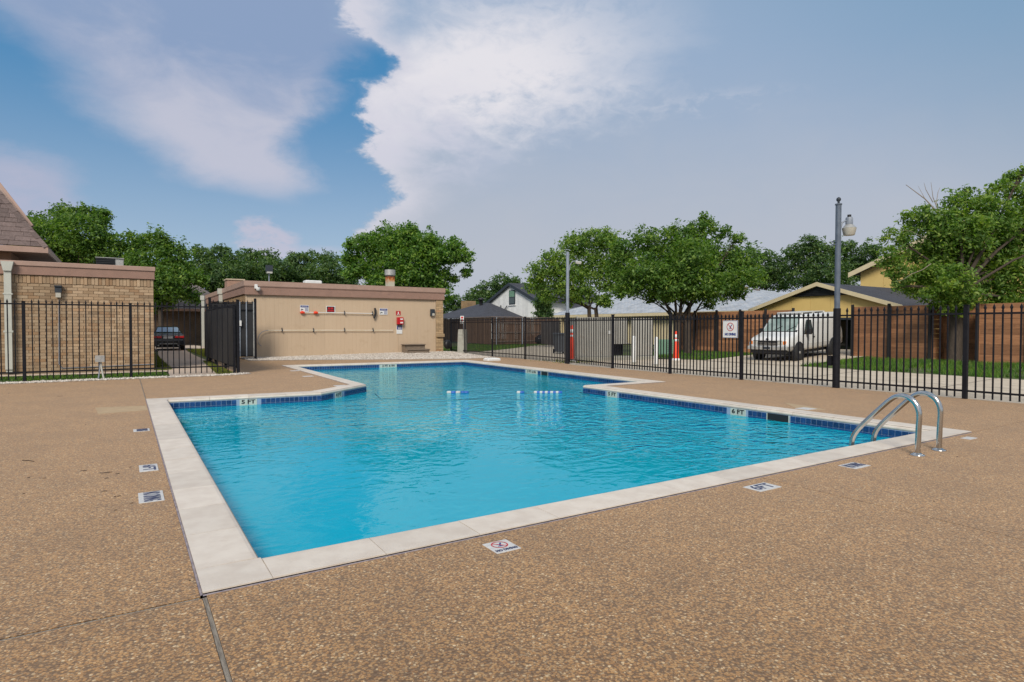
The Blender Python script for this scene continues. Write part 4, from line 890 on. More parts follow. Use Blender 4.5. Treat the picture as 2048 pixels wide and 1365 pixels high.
# privacy screen fence and service gate beside the pool house
pf = thing('privacy_fence', 'black screened fence panel running back from the left fence corner post', 'fence', (3, 25, 0))
b = MB(); b.box(2.92, 2.955, 21.02, 29.5, .22, 2.14); b.build('screen', M['black_mesh'], pf)
fence_run(pf, [(3.03, 20.95), (3.03, 23.8), (3.03, 26.65), (3.03, 29.5)], (2.16, .2), .15, 2.28, .30, .085, 2.34)
sg = thing('service_gate', 'tall black screened gate with white latch box next to the pool house corner', 'gate', (4.2, 29.6, 0))
xg0, xg1 = 3.1, PY(511, 700, 29.6).x
b = MB(); b.box(xg0+.1, xg1-.09, 29.62, 29.645, .16, 2.55); b.build('screen', M['black_mesh'], sg)
for x in (xg0+.05, xg1): MB().cbox(x-.05, x+.05, 29.55, 29.65, -.05, 2.78, .008).build('post', M['iron'], sg)
for x in (PY(480, 680, 29.6).x, PY(493, 680, 29.6).x, xg1-.07): MB().box(x-.022, x+.022, 29.57, 29.615, .15, 2.62).build('stile', M['galv'] if x < xg1-.1 else M['alu'], sg)
for z in (.17, 2.25, 2.58): MB().box(xg0+.1, xg1-.055, 29.572, 29.61, z-.022, z+.022).build('rail', M['iron'], sg)
for k in range(9): inst('picket', picket_mesh(2.55), sg, (xg0+.2+k*.2, 29.66, .15))
q = PY(481, 647, 29.5); MB().cbox(q.x-.05, q.x+.05, 29.50, 29.568, q.z-.12, q.z+.12, .012).build('latch_box', M['white'], sg)
b = MB(); x = PY(475.5, 670, 29.5).x
for k in range(22): b.lathe([(.012, -.03), (.02, 0), (.012, .03)], 6, 0, Matrix.Translation((x, 29.54, 1.38-k*.052)))
b.build('chain', M['alu'], sg)
# ================================================================== board fences
def board_bay(parent, p, q, z0, z1, n, mat, th=.03, back=True):
    p = Vector(p); q = Vector(q); d = (q-p); L = d.length; d.normalize(); a = math.atan2(d.y, d.x)
    h = (z1-z0)/n; T = Matrix.Translation((p.x, p.y, 0)) @ Matrix.Rotation(a, 4, 'Z')
    for k in range(n):
        y = random.uniform(-.006, .006); b = MB(); e = random.uniform(.001, .004)
        b.cbox(.05, L-.05, -th/2+y, th/2+y, z0+k*h+.002, z0+(k+1)*h-e, .004, T=T @ Matrix.Rotation(random.uniform(-.003, .003), 4, 'Y')); b.build('board', mat, parent)
    if abs(d.y) > .5: MB().box(.05, L-.05, -th/2-.024, -th/2-.012, z0+.01, z1-.02, T=T).build('added_backing', M['wood_dark'], parent)  # dark sheet added behind the boards so no light shows through the gaps
    for x in (.02, L-.02):
        MB().cbox(x-.045, x+.045, .022, .05, z0-.02, z1+.02, .005, T=T).build('batten', M['wood'], parent)
def dark_post(parent, x, y, z1): MB().cbox(x-.05, x+.05, y-.05, y+.05, -.05, z1, .01).build('post', M['wood_dark'], parent)
FX = 27.3
wl_ = thing('board_fence', 'red brown horizontal board fence left of the white van', 'fence', (FX, 20, 0), 'red brown board fences along the alley')
ys = [17.35, 18.85, 20.35, 21.85, 23.35, 24.85]
for i in range(5): board_bay(wl_, (FX-.2*0, ys[i], 0), (FX, ys[i+1], 0), .06, 2.36, 12, M['wood'])
for y in ys: dark_post(wl_, FX-.11, y, 2.45)
wr = thing('board_fence', 'red brown horizontal board fence behind the big tree at right', 'fence', (FX, 6, 0), 'red brown board fences along the alley')
ys = [9.85, 11.45, 13.0, 14.55]
board_bay(wr, (FX, 13.0, 0), (FX, 14.55, 0), .12, 2.42, 12, M['wood']); board_bay(wr, (FX, 11.45, 0), (FX, 13.0, 0), .12, 2.42, 12, M['wood'])
board_bay(wr, (FX+1.0, 9.85, 0), (FX+1.0, 11.45, 0), .12, 2.42, 12, M['wood'])
y = 9.85
while y > -5: board_bay(wr, (FX, y-1.55, 0), (FX, y, 0), .12, 2.42, 12, M['wood']); dark_post(wr, FX-.11, y, 2.52); y -= 1.55
for y in (11.45, 13.0, 14.52): dark_post(wr, FX-.11, y, 2.52)
board_bay(wr, (FX+.06, 14.62, 0), (FX+1.9, 14.62, 0), .15, 2.42, 12, M['wood']); board_bay(wr, (FX+1.9, 14.62, 0), (FX+3.7, 14.62, 0), .2, 2.42, 12, M['wood'])
board_bay(wr, (FX+.03, 9.87, 0), (FX+1.0, 9.87, 0), .12, 2.42, 12, M['wood']); board_bay(wr, (FX+.03, 11.43, 0), (FX+1.0, 11.43, 0), .12, 2.42, 12, M['wood'])
# tall picket fence beyond the alley
tf = thing('picket_fence', 'tall dark brown wooden picket fence with steel posts across the back lawn', 'fence', (25, 45, 0))
PA, PB, PC = G(868, 682), G(984, 690), G(1120, 687)
tall = MB().box(-.062, .062, -.012, .012, 0, 2.28).mesh('picket', M['old_wood']); g_tall = MB().box(-.075, .075, -.012, .012, 0, 1.95).mesh('picket', M['grey_wood'])
for p, q, gp in ((PA, PB, .185), (PB, PC, .15)):
    d = q-p; L = d.length; d = d/L; a = math.atan2(d.y, d.x); n = int(L/gp); nv = Vector((-d.y, d.x, 0))
    if nv.y > 0: nv = -nv
    for k in range(n):
        c = p+d*(gp*(k+.5)); o = inst('picket', tall, tf, (c.x, c.y, .03+random.uniform(-.02, .02)), (0, random.uniform(-.008, .008), a)); o.scale.x = gp/.15
    for z in (.28, 1.05, 1.85):
        T = Matrix.Translation(p+nv*.05) @ Matrix.Rotation(a, 4, 'Z'); MB().box(0, L, -.022, .022, z-.045, z+.045, T=T).build('rail', M['old_rail'], tf)
    T = Matrix.Translation(p) @ Matrix.Rotation(a, 4, 'Z'); MB().box(0, L, -.09, .07, 2.335, 2.385, T=T).build('cap_board', M['old_rail'], tf)
    m = int(L/2.9)
    for k in range(m+1):
        c = p+d*min(L, 2.9*k+.4)+nv*.13; MB().tube([(c.x, c.y, 0), (c.x, c.y, 2.33)], .05, 8).build('post', M['galv'], tf)
pa = G(1083, 689); pb = G(1121, 692); d = (pb-pa); L = d.length; a = math.atan2(d.y, d.x)
for k in range(int(L/.17)): c = pa+d*((k+.5)*.17/L); inst('picket', g_tall, tf, (c.x, c.y, .02+random.uniform(-.03, .03)), (0, random.uniform(-.02, .02), a))
# ================================================================== trees
def tree(name, label, depth, lobes, mat, base=None, base_px=None, trunk_r=.2, trunks=1, leaf=.14, dens=3.2, group=None, cat='tree', squash=.85, bark='bark', fork=None, limb=True, spread=.6, nsprig=10):
    C, Rr = [], []
    for lb_ in lobes:
        x, y, r = lb_[:3]; dd = depth+(lb_[3] if len(lb_) > 3 else random.uniform(-spread, spread)*r*depth/FPX*1.3)
        C.append(PD(x, y, dd)); Rr.append(r*dd/FPX)
    if base is None: base = G(*base_px) if base_px else Vector((sum(c.x for c in C)/len(C), sum(c.y for c in C)/len(C), 0))
    base = Vector((base[0], base[1], base[2] if len(base) > 2 else 0))
    t = thing(name, label, cat, base, group)
    VV, pts_twig = [], []
    for c, r in zip(C, Rr):
        n = int(1.75*dens*math.pi*r*r/(.40*leaf*leaf)); ncl = max(14, int(n/26)); nsp = nsprig
        u = rng.normal(size=(ncl, 3)); u /= np.linalg.norm(u, axis=1)[:, None]
        rad = r*rng.uniform(.12, 1.0, (ncl, 1))**.5
        cc = u*rad; cc[:, 2] *= squash
        us = rng.normal(size=(nsp, 3)); us[:, 2] = np.abs(us[:, 2])*.8; us /= np.linalg.norm(us, axis=1)[:, None]
        sp = us*r*rng.uniform(1.08, 1.32, (nsp, 1))
        idx = rng.integers(0, ncl, n); ctr = cc[idx]; sg = r*.14+.05
        off = rng.normal(size=(n, 3))*sg; off[:, 2] *= .6
        k = int(n*.075)
        si = rng.integers(0, nsp, k); ctr[:k] = sp[si]*rng.uniform(.75, 1.0, (k, 1)); off[:k] *= .55
        P = np.array(c)+ctr+off
        VV.append((P, ctr/r)); pts_twig.append([np.array(c)+q for q in cc[:5]])
    P = np.concatenate([v[0] for v in VV]); O = np.concatenate([v[1] for v in VV]); n = len(P)
    N = rng.normal(size=(n, 3))*.75+O*.55+np.array([0, 0, .65]); N /= np.linalg.norm(N, axis=1)[:, None]
    A = np.cross(N, rng.normal(size=(n, 3))); A /= np.linalg.norm(A, axis=1)[:, None]; B = np.cross(N, A)
    s = leaf*rng.uniform(.45, 1.45, (n, 1)); L = A*s*.72; Wd = B*s*.36; dr = np.array([0, 0, -1])*s*.12
    V = np.stack([P-L, P+Wd+dr*0, P+L+dr, P-Wd], 1).reshape(-1, 3)
    npmesh('crown', V, np.arange(4*n).reshape(-1, 4), M[mat], t)
    # trunk and limbs
    tb = MB(); top = sum(C, Vector())/len(C); zmin = min(c.z-r for c, r in zip(C, Rr))
    fz = fork if fork else max(base.z+.6, zmin+.15*(top.z-zmin))
    for k in range(trunks):
        b0 = base+Vector(((k-(trunks-1)/2)*trunk_r*3.4*math.cos(YAW), -(k-(trunks-1)/2)*trunk_r*3.4*math.sin(YAW), -.1)); f = Vector((b0.x+(top.x-b0.x)*.12+random.uniform(-.15, .15), b0.y+(top.y-b0.y)*.12, fz))
        mid = b0.lerp(f, .5)+Vector((random.uniform(-.08, .08), random.uniform(-.08, .08), 0))
        tb.tube([b0, b0+Vector((0, 0, .3)), mid, f], [trunk_r*1.45, trunk_r*1.08, trunk_r*.95, trunk_r*.85], 9)
        mine = [i for i in range(len(C)) if i % trunks == k and (i//trunks) % 2 == 0] if limb else []
        for i in mine:
            e = C[i]; r0 = trunk_r*random.uniform(.2, .36); m1 = f.lerp(e, .45)+Vector((random.uniform(-.2, .2), random.uniform(-.2, .2), random.uniform(-.05, .3)))
            tb.tube([f-Vector((0, 0, .15)), f.lerp(m1, .5)+Vector((0, 0, -.05)), m1, e], [r0*1.3, r0, r0*.75, r0*.35], 6)
            for q in pts_twig[i]:
                q = Vector(q); tb.tube([m1.lerp(e, random.uniform(.3, .95)), e.lerp(q, .55)+Vector((0, 0, random.uniform(-.1, .1))), q], [r0*.3, r0*.2, r0*.08], 4, caps=False)
    tb.build('trunk', M[bark], t)
    return t
tree('tree', 'rounded dark tree rising right behind the mansard roof', 46, [(128, 432, 26), (95, 475, 46), (165, 470, 48), (195, 440, 24), (205, 432, 16), (150, 520, 55), (70, 450, 26), (215, 505, 44), (110, 540, 45), (170, 425, 18), (60, 500, 40)], 'leaf_mid', leaf=.15, dens=3.0, group='trees behind the buildings')
tree('tree', 'dark tree drooping over the parked black car', 46.5, [(268, 492, 26), (262, 470, 8), (308, 487, 32), (350, 510, 34), (290, 540, 46), (335, 560, 42), (250, 540, 40), (318, 600, 20), (305, 622, 12), (325, 478, 12), (365, 545, 28), (352, 585, 24), (385, 592, 20), (335, 608, 14), (398, 560, 20)], 'leaf_mid', leaf=.16, dens=2.6, group='trees behind the buildings')
tree('tree', 'dark tree standing behind the left end of the pool house', 60, [(398, 500, 12), (410, 518, 24), (442, 506, 20), (400, 552, 40), (448, 552, 40), (425, 585, 32), (470, 530, 28), (385, 600, 24), (440, 600, 26)], 'leaf_dark', leaf=.18, dens=2.5, group='trees behind the buildings', nsprig=8)
tree('tree', 'grey green tree behind the roof floodlight', 66, [(498, 510, 18), (530, 522, 26), (490, 548, 36), (550, 545, 36), (520, 570, 40), (570, 560, 30)], 'leaf_dark', leaf=.19, dens=2.7, group='trees behind the buildings')
tree('tree', 'grey green tree left of the big bright tree over the roof', 68, [(588, 522, 20), (620, 516, 18), (655, 520, 20), (600, 552, 38), (655, 548, 38), (690, 562, 28), (630, 572, 40), (700, 590, 28)], 'leaf_dark', leaf=.19, dens=2.7, group='trees behind the buildings', nsprig=8)
tree('tree', 'big bright green tree behind the rusty flue', 55, [(738, 492, 34), (703, 490, 14), (700, 520, 20), (790, 482, 38), (822, 462, 18), (820, 490, 34), (855, 488, 30), (884, 505, 34), (912, 492, 16), (925, 515, 22), (935, 545, 12), (762, 532, 44), (822, 532, 56), (872, 556, 34), (712, 540, 28), (908, 560, 10), (840, 590, 40), (770, 575, 36), (885, 590, 20)], 'leaf_bright', leaf=.18, dens=3.2, trunk_r=.35, group='trees behind the buildings', nsprig=8)
tree('tree', 'hazy tree far behind the charcoal roof house', 118, [(905, 605, 18), (890, 615, 20), (950, 595, 22), (978, 580, 24), (1008, 568, 22), (1030, 572, 20), (965, 610, 25), (1000, 600, 30), (925, 615, 20)], 'leaf_dark', leaf=.34, dens=2.6, group='trees behind the houses')
tree('tree', 'leafy tree behind the pale lamp pole', 43, [(1075, 545, 24), (1065, 572, 20), (1115, 528, 34), (1150, 490, 30), (1190, 478, 28), (1218, 482, 26), (1130, 562, 38), (1178, 530, 44), (1222, 560, 34), (1095, 592, 18), (1160, 585, 26), (1235, 520, 28), (1140, 605, 12), (1205, 600, 20)], 'leaf_olive', base_px=(1190, 697), leaf=.135, dens=2.2, trunk_r=.16, trunks=2, fork=2.9, group='trees beyond the alley')
tree('narrow_conifer', 'narrow ivy dark column tree against the white house', 56, [(1084, 585, 15), (1086, 605, 17), (1087, 625, 18), (1087, 645, 18), (1083, 568, 9)], 'leaf_dark', leaf=.15, dens=4.5, trunk_r=.12, limb=False, squash=1.1, nsprig=2)
tree('tree', 'spreading twin trunk tree behind the orange cone delineator', 34, [(1248, 500, 32), (1230, 540, 24), (1298, 484, 32), (1350, 474, 28), (1398, 462, 24), (1405, 434, 10), (1418, 445, 12), (1440, 462, 18), (1472, 478, 16), (1390, 508, 54), (1322, 528, 54), (1268, 560, 38), (1442, 528, 48), (1490, 520, 34), (1512, 555, 22), (1452, 575, 34), (1350, 568, 40), (1240, 585, 14), (1400, 590, 22), (1478, 585, 16), (1300, 590, 20), (1420, 610, 12), (1335, 596, 20), (1372, 600, 14), (1345, 560, 44, -2.4), (1405, 565, 42, -2.4), (1290, 545, 40, -2.), (1480, 560, 32, -1.5), (1378, 580, 26, -2.4), (1325, 582, 24, -2.), (1432, 582, 22, -2.), (1262, 575, 26, -1.2), (1375, 520, 50, -2.2)], 'leaf_mid', base=(25.0, 22.3, .02), leaf=.118, dens=2.2, trunk_r=.19, trunks=2, fork=1.75, group='trees beyond the alley')
tree('tree', 'thin dark tree between the spreading tree and the yellow gable', 76, [(1500, 502, 10), (1530, 518, 22), (1548, 540, 28), (1570, 520, 10), (1520, 560, 28), (1560, 565, 24), (1495, 540, 26)], 'leaf_dark', leaf=.21, dens=2.2, group='trees behind the houses')
tree('tree', 'dark tree behind the tall lamp pole and garage roof', 72, [(1622, 488, 20), (1598, 510, 28), (1650, 505, 28), (1690, 500, 22), (1650, 545, 42), (1600, 550, 36), (1705, 530, 30), (1740, 505, 24), (1735, 540, 28), (1680, 570, 30)], 'leaf_dark', leaf=.21, dens=2.6, group='trees behind the houses')
big = tree('tree', 'big tree with dead twigs at the right edge in front of the board fence', 24.3, [(1795, 478, 26), (1780, 520, 26), (1845, 440, 34), (1800, 548, 24), (1858, 498, 52), (1915, 410, 30), (1932, 382, 12), (1975, 408, 36), (2000, 372, 16), (2025, 355, 16), (2045, 342, 12), (2042, 385, 34), (1920, 468, 54), (1982, 482, 54), (2045, 455, 48), (1832, 566, 32), (1900, 556, 52), (1962, 560, 46), (2030, 545, 54), (2012, 592, 30), (1795, 572, 12), (1880, 604, 20), (1940, 612, 18), (1975, 606, 18), (2095, 420, 60), (2105, 530, 60), (2150, 470, 50), (1815, 432, 10), (2060, 600, 24), (1895, 505, 40), (1940, 520, 44), (1890, 445, 36), (1950, 445, 36), (1870, 545, 34), (1925, 585, 28), (2000, 445, 36), (2000, 530, 40), (1905, 592, 28, -1.4), (1868, 588, 24, -1.3), (1938, 594, 26, -1.4), (1908, 560, 34, -1.8), (1890, 618, 14, -1.2), (1925, 622, 12, -1.2)], 'leaf_olive', base=(27.3, 10.62, .1), leaf=.098, dens=2.0, trunk_r=.24, fork=2.9, group='trees beyond the alley', nsprig=7)
b = MB()
def twig(pts, r=.02, dd=24.0): b.tube([PD(x, y, dd) for x, y in pts], [r*(1-.75*i/(len(pts)-1)) for i in range(len(pts))], 5)
twig([(1905, 480), (1880, 430), (1850, 398), (1812, 370)], .045); twig([(1880, 430), (1866, 395), (1862, 365)], .022); twig([(1866, 405), (1852, 380), (1848, 366)], .018); twig([(1872, 412), (1876, 385), (1880, 375)], .016); twig([(1893, 450), (1915, 430), (1920, 400), (1915, 385)], .024); twig([(1850, 398), (1836, 372)], .012); twig([(1905, 480), (1930, 455), (1935, 420)], .03); twig([(1890, 500), (1862, 482), (1840, 472), (1822, 463), (1800, 460)], .016); b.build('dead_branch', M['bark_pale'], big); b = MB(); twig([(1862, 528), (1845, 540), (1822, 549), (1806, 560), (1790, 564)], .014, 23.2)
b.build('dead_branch', M['bark_pale'], big)

tree('shrub', 'small leafy shrub against the board fence right of the tall lamp pole', 27.1, [(1770, 712, 16), (1762, 702, 10), (1782, 718, 12), (1768, 690, 7)], 'leaf_olive', leaf=.09, dens=3.2, trunk_r=.02, cat='shrub', limb=False)
# ================================================================== lamp poles
t = thing('lamp_pole', 'tall dark blue grey lamp pole with ball finial and hanging area light', 'lamp post', (14.94, 8.36, 0))
MB().tube([(14.94, 8.36, -.05), (14.94, 8.36, 1.98)], .085, 14).build('base_sleeve', M['iron'], t)
b = MB(); b.tube([(14.94, 8.36, 1.98), (14.94, 8.36, 4.54)], .066, 14); b.tube([(14.94, 8.36, 4.54), (14.94, 8.36, 4.57)], .08, 14); b.build('pole', M['pole'], t)
MB().lathe([(.02, 4.57), (.03, 4.60), (.022, 4.615), (.05, 4.65), (.055, 4.675), (.045, 4.71), (.01, 4.735)], 12, 0, Matrix.Translation((14.94, 8.36, 0))).build('finial', M['trim_dark'], t)
hd = Vector((math.cos(YAW), -math.sin(YAW), 0)); c0 = Vector((14.94, 8.36, 0))
la = thing('area_light', 'round glass area light hanging from the tall dark pole', 'lamp', c0+hd*.27+Vector((0, 0, 3.9)))
MB().tube([c0+hd*.06+Vector((0, 0, 3.98)), c0+hd*.09+Vector((0, 0, 4.10)), c0+hd*.17+Vector((0, 0, 4.15)), c0+hd*.27+Vector((0, 0, 4.14))], .022, 8).build('arm', M['galv'], la)
T = Matrix.Translation(c0+hd*.27)
MB().lathe([(.085, 4.06), (.085, 4.20), (.075, 4.235)], 14, 0, T).build('ballast_housing', M['galv'], la)
MB().lathe([(.045, 4.236), (.045, 4.30)], 10, 0, T).build('photocell', M['black'], la)
MB().lathe([(.09, 4.055), (.15, 3.985), (.162, 3.97)], 16, 0, T).build('collar', M['alu'], la)
MB().lathe([(.165, 3.968), (.16, 3.95), (.128, 3.80), (.12, 3.79)], 18, 0, T).build('refractor', M['refractor'], la)
for z in (3.55, 3.62): MB().box(14.86, 14.875, 8.36, 8.48, z, z+.03).build('band_bolt', M['pole'], t)
x1, y1 = 15.46, 19.93
t = thing('lamp_pole', 'pale galvanised lamp pole with black sleeve and small curved arm light', 'lamp post', (x1, y1, 0))
MB().tube([(x1, y1, -.05), (x1, y1, 2.10)], .098, 14).build('base_sleeve', M['iron'], t)
MB().tube([(x1, y1, 2.1), (x1, y1, 4.60)], .066, 12).build('pole', M['galv'], t)
c0 = Vector((x1, y1, 0))
b = MB(); b.tube([c0+hd*.07+Vector((0, 0, 3.85)), c0+hd*.10+Vector((0, 0, 4.08)), c0+hd*.20+Vector((0, 0, 4.22)), c0+hd*.34+Vector((0, 0, 4.235))], .02, 8); b.build('arm', M['galv'], t)
b = MB(); T = frame(c0+hd*.44+Vector((0, 0, 4.18)), hd+Vector((0, 0, -.12)), Vector((0, 0, 1)).cross(hd)); b.cbox(-.13, .13, -.075, .075, -.02, .05, .02, T=T); hh = b.build('lamp_head', M['alu'], t); MB().box(-.11, .12, -.06, .06, -.06, -.021, T=T).build('lens', M['refractor'], hh)
# ================================================================== alley furniture
pr_ = []
c = G(925, 708.5)
b = MB(); cd = Vector((c.x, c.y, 0)); T = Matrix.Translation(cd) @ Matrix.Rotation(-YAW, 4, 'Z')
tp = thing('concrete_pillar', 'tapered grey concrete pillar just behind the iron fence by the pool house corner', 'pillar', cd)
b.add([T @ Vector(p) for p in ((-.27, -.25, -.05), (.27, -.25, -.05), (.27, .25, -.05), (-.27, .25, -.05), (-.235, -.22, 1.05), (.235, -.22, 1.05), (.235, .22, 1.05), (-.235, .22, 1.05))], [(0, 3, 2, 1), (4, 5, 6, 7), (0, 1, 5, 4), (1, 2, 6, 5), (2, 3, 7, 6), (3, 0, 4, 7)]); b.build('shaft', M['concrete_grey'], tp)
b = MB(); b.add([T @ Vector(p) for p in ((-.24, -.22, 1.062), (.24, -.22, 1.062), (.24, .22, 1.062), (-.24, .22, 1.062), (-.215, -.19, 1.37), (.225, -.19, 1.37), (.225, .19, 1.37), (-.215, .19, 1.37))], [(0, 3, 2, 1), (4, 5, 6, 7), (0, 1, 5, 4), (1, 2, 6, 5), (2, 3, 7, 6), (3, 0, 4, 7)]); b.build('cap_block', M['concrete_grey'], tp)
t = thing('sign_post', 'small white and red sign board on a thin post behind the concrete pillar', 'sign', T @ Vector((0, .6, 0)))
MB().box(-.02, .02, .58, .62, -.05, 2.05, T=T).build('post', M['galv'], t); s1 = MB().box(-.17, .03, .555, .575, 1.70, 2.12, T=T).build('board', M['white'], t)
MB().box(-.13, -.01, .549, .554, 1.98, 2.08, T=T).build('red_print', M['red'], s1); MB().box(-.10, -.04, .549, .554, 1.82, 1.95, T=T).build('red_print', M['red'], s1); MB().box(.08, .17, .55, .60, 1.2, 1.86, T=T).build('meter_box', M['black'], t)
c = G(897, 697); T = Matrix.Translation((15.75, 30.9, 0))
t = thing('hose_reel', 'round black hose reel on the fence at the pool house corner', 'hose reel', (15.5, 30.6, 0))
q = PD(895.5, 689.5, (G(892, 706)).length*.97); T = frame(q, Vector((math.cos(YAW), -math.sin(YAW), 0)), (0, 0, 1))
b = MB(); b.lathe([(.08, -.13), (.22, -.12), (.26, -.06), (.26, .06), (.22, .12), (.05, .14)], 16, 0, T @ Matrix.Rotation(R(55), 4, 'Y')); b.build('drum', M['black'], t)
b = MB(); b.tube([q+Vector((-.15, .1, 0)), q+Vector((-.4, .15, -.05)), q+Vector((-.45, .15, -.45)), q+Vector((-.4, .15, -.52))], .04, 7); b.build('stand', M['black'], t)
def bollard(name, label, px, py, ptop, r, parts, group=None):
    g0 = G(px, py); T = Matrix.Translation(g0); t = thing(name, label, 'bollard' if 'bollard' in name else 'delineator', g0, group); return t, T, g0
for px, py, pt, lab in ((1268, 727, 672, 'white steel bollard left of the pair before the grey enclosure'), (1312, 731, 674, 'white steel bollard right of the pair beside the green utility box')):
    g0 = G(px, py); zt = PX(px, pt, g0.x).z; t = thing('bollard', lab, 'bollard', g0, 'white bollards in the alley')
    MB().lathe([(.075, -.05), (.075, zt-.06), (.06, zt-.02), (.02, zt)], 14, 0, Matrix.Translation(g0)).build('pipe', M['white'], t)
    MB().lathe([(.085, -.04), (.085, .05)], 14, 0, Matrix.Translation(g0)).build('base_collar', M['concrete_grey'], t)
g0 = G(1144, 722.5); zt = PX(1144, 651, g0.x).z
t = thing('delineator', 'slim orange delineator tube with white bands by the pale lamp pole', 'delineator', g0)
T = Matrix.Translation(g0); MB().lathe([(.17, -.03), (.17, .05), (.13, .09)], 16, 0, T).build('base', M['white'], t)
MB().lathe([(.09, .09), (.085, zt*.62), (.07, zt*.66), (.07, zt-.05), (.045, zt)], 14, 0, T).build('tube', M['orange'], t)
for a, c in ((.68, .73), (.79, .89)): MB().lathe([(.071, zt*a), (.074, zt*a+.002), (.074, zt*c), (.071, zt*c)], 14, 0, T).build('reflective_band', M['white'], t)
g0 = G(1352, 720); zt = PX(1352, 663, g0.x).z
t = thing('delineator', 'orange tapered delineator cone in front of the twin trunk tree', 'delineator', g0)
T = Matrix.Translation(g0); MB().lathe([(.19, -.03), (.19, .03), (.15, .07)], 16, 0, T).build('base', M['white'], t)
MB().lathe([(.135, .07), (.10, zt*.64), (.09, zt*.66), (.07, zt*.9), (.045, zt)], 14, 0, T).build('tube', M['orange'], t)
for a, c, r0, r1 in ((.645, .73, .102, .092), (.77, .89, .089, .075)): MB().lathe([(r0-.01, zt*a), (r0, zt*a+.002), (r1, zt*c), (r1-.01, zt*c)], 14, 0, T).build('reflective_band', M['white'], t)
# grey enclosure on its concrete curb
P0, P1, P2 = G(1155, 721), G(1224, 720), G(1306, 718)
def ribbed(parent, p, q, z0, z1, mat, name='ribbed_panel', pitch=.40, off=0.):
    d = (q-p); L = d.length; a = math.atan2(d.y, d.x); T = Matrix.Translation(p) @ Matrix.Rotation(a, 4, 'Z'); n = max(1, round(L/pitch)); s = L/n; b = MB(); xs = []
    for k in range(n): xs += [(k*s, off+.008), (k*s+s*.05, off+.008), (k*s+s*.08, off-.008), (k*s+s*.97, off-.008)]
    xs.append((L, off+.008)); m = len(xs); vs = [T @ Vector((x, y, z0)) for x, y in xs]+[T @ Vector((x, y, z1)) for x, y in xs]
    b.add(vs, [(i, i+1, m+i+1, m+i) for i in range(m-1)]); b.box(0, L, off+.025, off+.05, z0, z1, T=T); return b.build(name, mat, parent)
en = thing('waste_enclosure', 'grey ribbed metal enclosure on a concrete curb behind the iron gate', 'enclosure', (P0.x, P0.y, 0))
d1 = (P1-P0).normalized(); nrm_ = Vector((-d1.y, d1.x, 0)); nrm_ = nrm_ if nrm_.y > 0 else -nrm_
zt = 1.95; B1 = P1+nrm_*.5; 
ribbed(en, P0, P1, .16, zt, M['enclosure'])
Q1 = P1+(P2-P1)*.03+nrm_*.35; Q2 = P1+(P2-P1)*.46+nrm_*.35
ribbed(en, Q1, Q2, .75, zt-.02, M['enclosure']); MB().box(0, (Q2-Q1).length, .05, .1, .16, .74, T=Matrix.Translation(Q1+nrm_*.4) @ Matrix.Rotation(math.atan2((Q2-Q1).y, (Q2-Q1).x), 4, 'Z')).build('dark_opening', M['black'], en)
MB().box(0, (Q2-Q1).length, -.10, .03, .72, .76, T=Matrix.Translation(Q1) @ Matrix.Rotation(math.atan2((Q2-Q1).y, (Q2-Q1).x), 4, 'Z')).build('ledge', M['enclosure'], en)
ribbed(en, P1+(P2-P1)*.47, P2, .16, zt-.02, M['enclosure'])
T = Matrix.Translation(P0) @ Matrix.Rotation(math.atan2(d1.y, d1.x), 4, 'Z'); L1 = (P1-P0).length
for x in (-.03, L1+.03): MB().box(x-.03, x+.03, -.05, .05, 0, zt+.03, T=T).build('corner_post', M['enclosure'], en)
a2 = math.atan2((P2-P1).y, (P2-P1).x); T2 = Matrix.Translation(P1) @ Matrix.Rotation(a2, 4, 'Z'); L2 = (P2-P1).length
MB().cbox(-.08, L1+.1, -.14, .4, -.05, .15, .02, T=T).build('curb', M['concrete_grey'], en); MB().cbox(.12, L2+.1, -.12, .8, -.05, .14, .02, T=T2).build('curb', M['concrete_grey'], en)
MB().box(0, .05, .06, 1.6, .16, zt-.05, T=T).build('side_panel', M['enclosure'], en); MB().box(L2-.05, L2, .06, 1.6, .16, zt-.05, T=T2).build('side_panel', M['enclosure'], en)
MB().box(L1*.86, L1*.95, -.035, -.025, 1.18, 1.34, T=T).build('notice_plate', M['white'], en)
# green utility cabinet
gq = G(1331, 712); t = thing('utility_cabinet', 'pale green metal utility cabinet with ribbed door beside the white bollard', 'utility box', gq)
T = Matrix.Translation(gq) @ Matrix.Rotation(-YAW-.2, 4, 'Z')
MB().cbox(-.42, .42, -.3, .3, -.02, .86, .03, T=T).build('cabinet', M['green_box'], t)
for k in range(6): MB().box(.02, .38, -.315, -.301, .12+k*.11, .17+k*.11, T=T).build('louvre', M['green_box'], t)
# wheelie bin
gq = G(1121, 707); t = thing('wheeled_bin', 'dark grey wheeled bin with hinged lid left of the pale lamp pole', 'bin', gq)
T = Matrix.Translation(gq) @ Matrix.Rotation(-YAW+.3, 4, 'Z')
b = MB(); b.add([T @ Vector(p) for p in ((-.26, -.3, .08), (.26, -.3, .08), (.26, .3, .08), (-.26, .3, .08), (-.34, -.38, 1.08), (.34, -.38, 1.08), (.34, .38, 1.08), (-.34, .38, 1.08))], [(0, 3, 2, 1), (4, 5, 6, 7), (0, 1, 5, 4), (1, 2, 6, 5), (2, 3, 7, 6), (3, 0, 4, 7)]); b.build('bin_body', M['bin_grey'], t)
MB().cbox(-.37, .37, -.43, .42, 1.085, 1.17, .03, T=T).build('lid', M['bin_grey'], t)
for x in (-.28, .28): MB().lathe([(.12, -.03), (.12, .03)], 12, 0, T @ Matrix.Translation((x, .32, .12)) @ Matrix.Rotation(R(90), 4, 'Y')).build('wheel', M['rubber'], t)
MB().tube([T @ Vector((-.3, .47, 1.05)), T @ Vector((.3, .47, 1.05))], .018, 6).build('handle', M['bin_grey'], t)
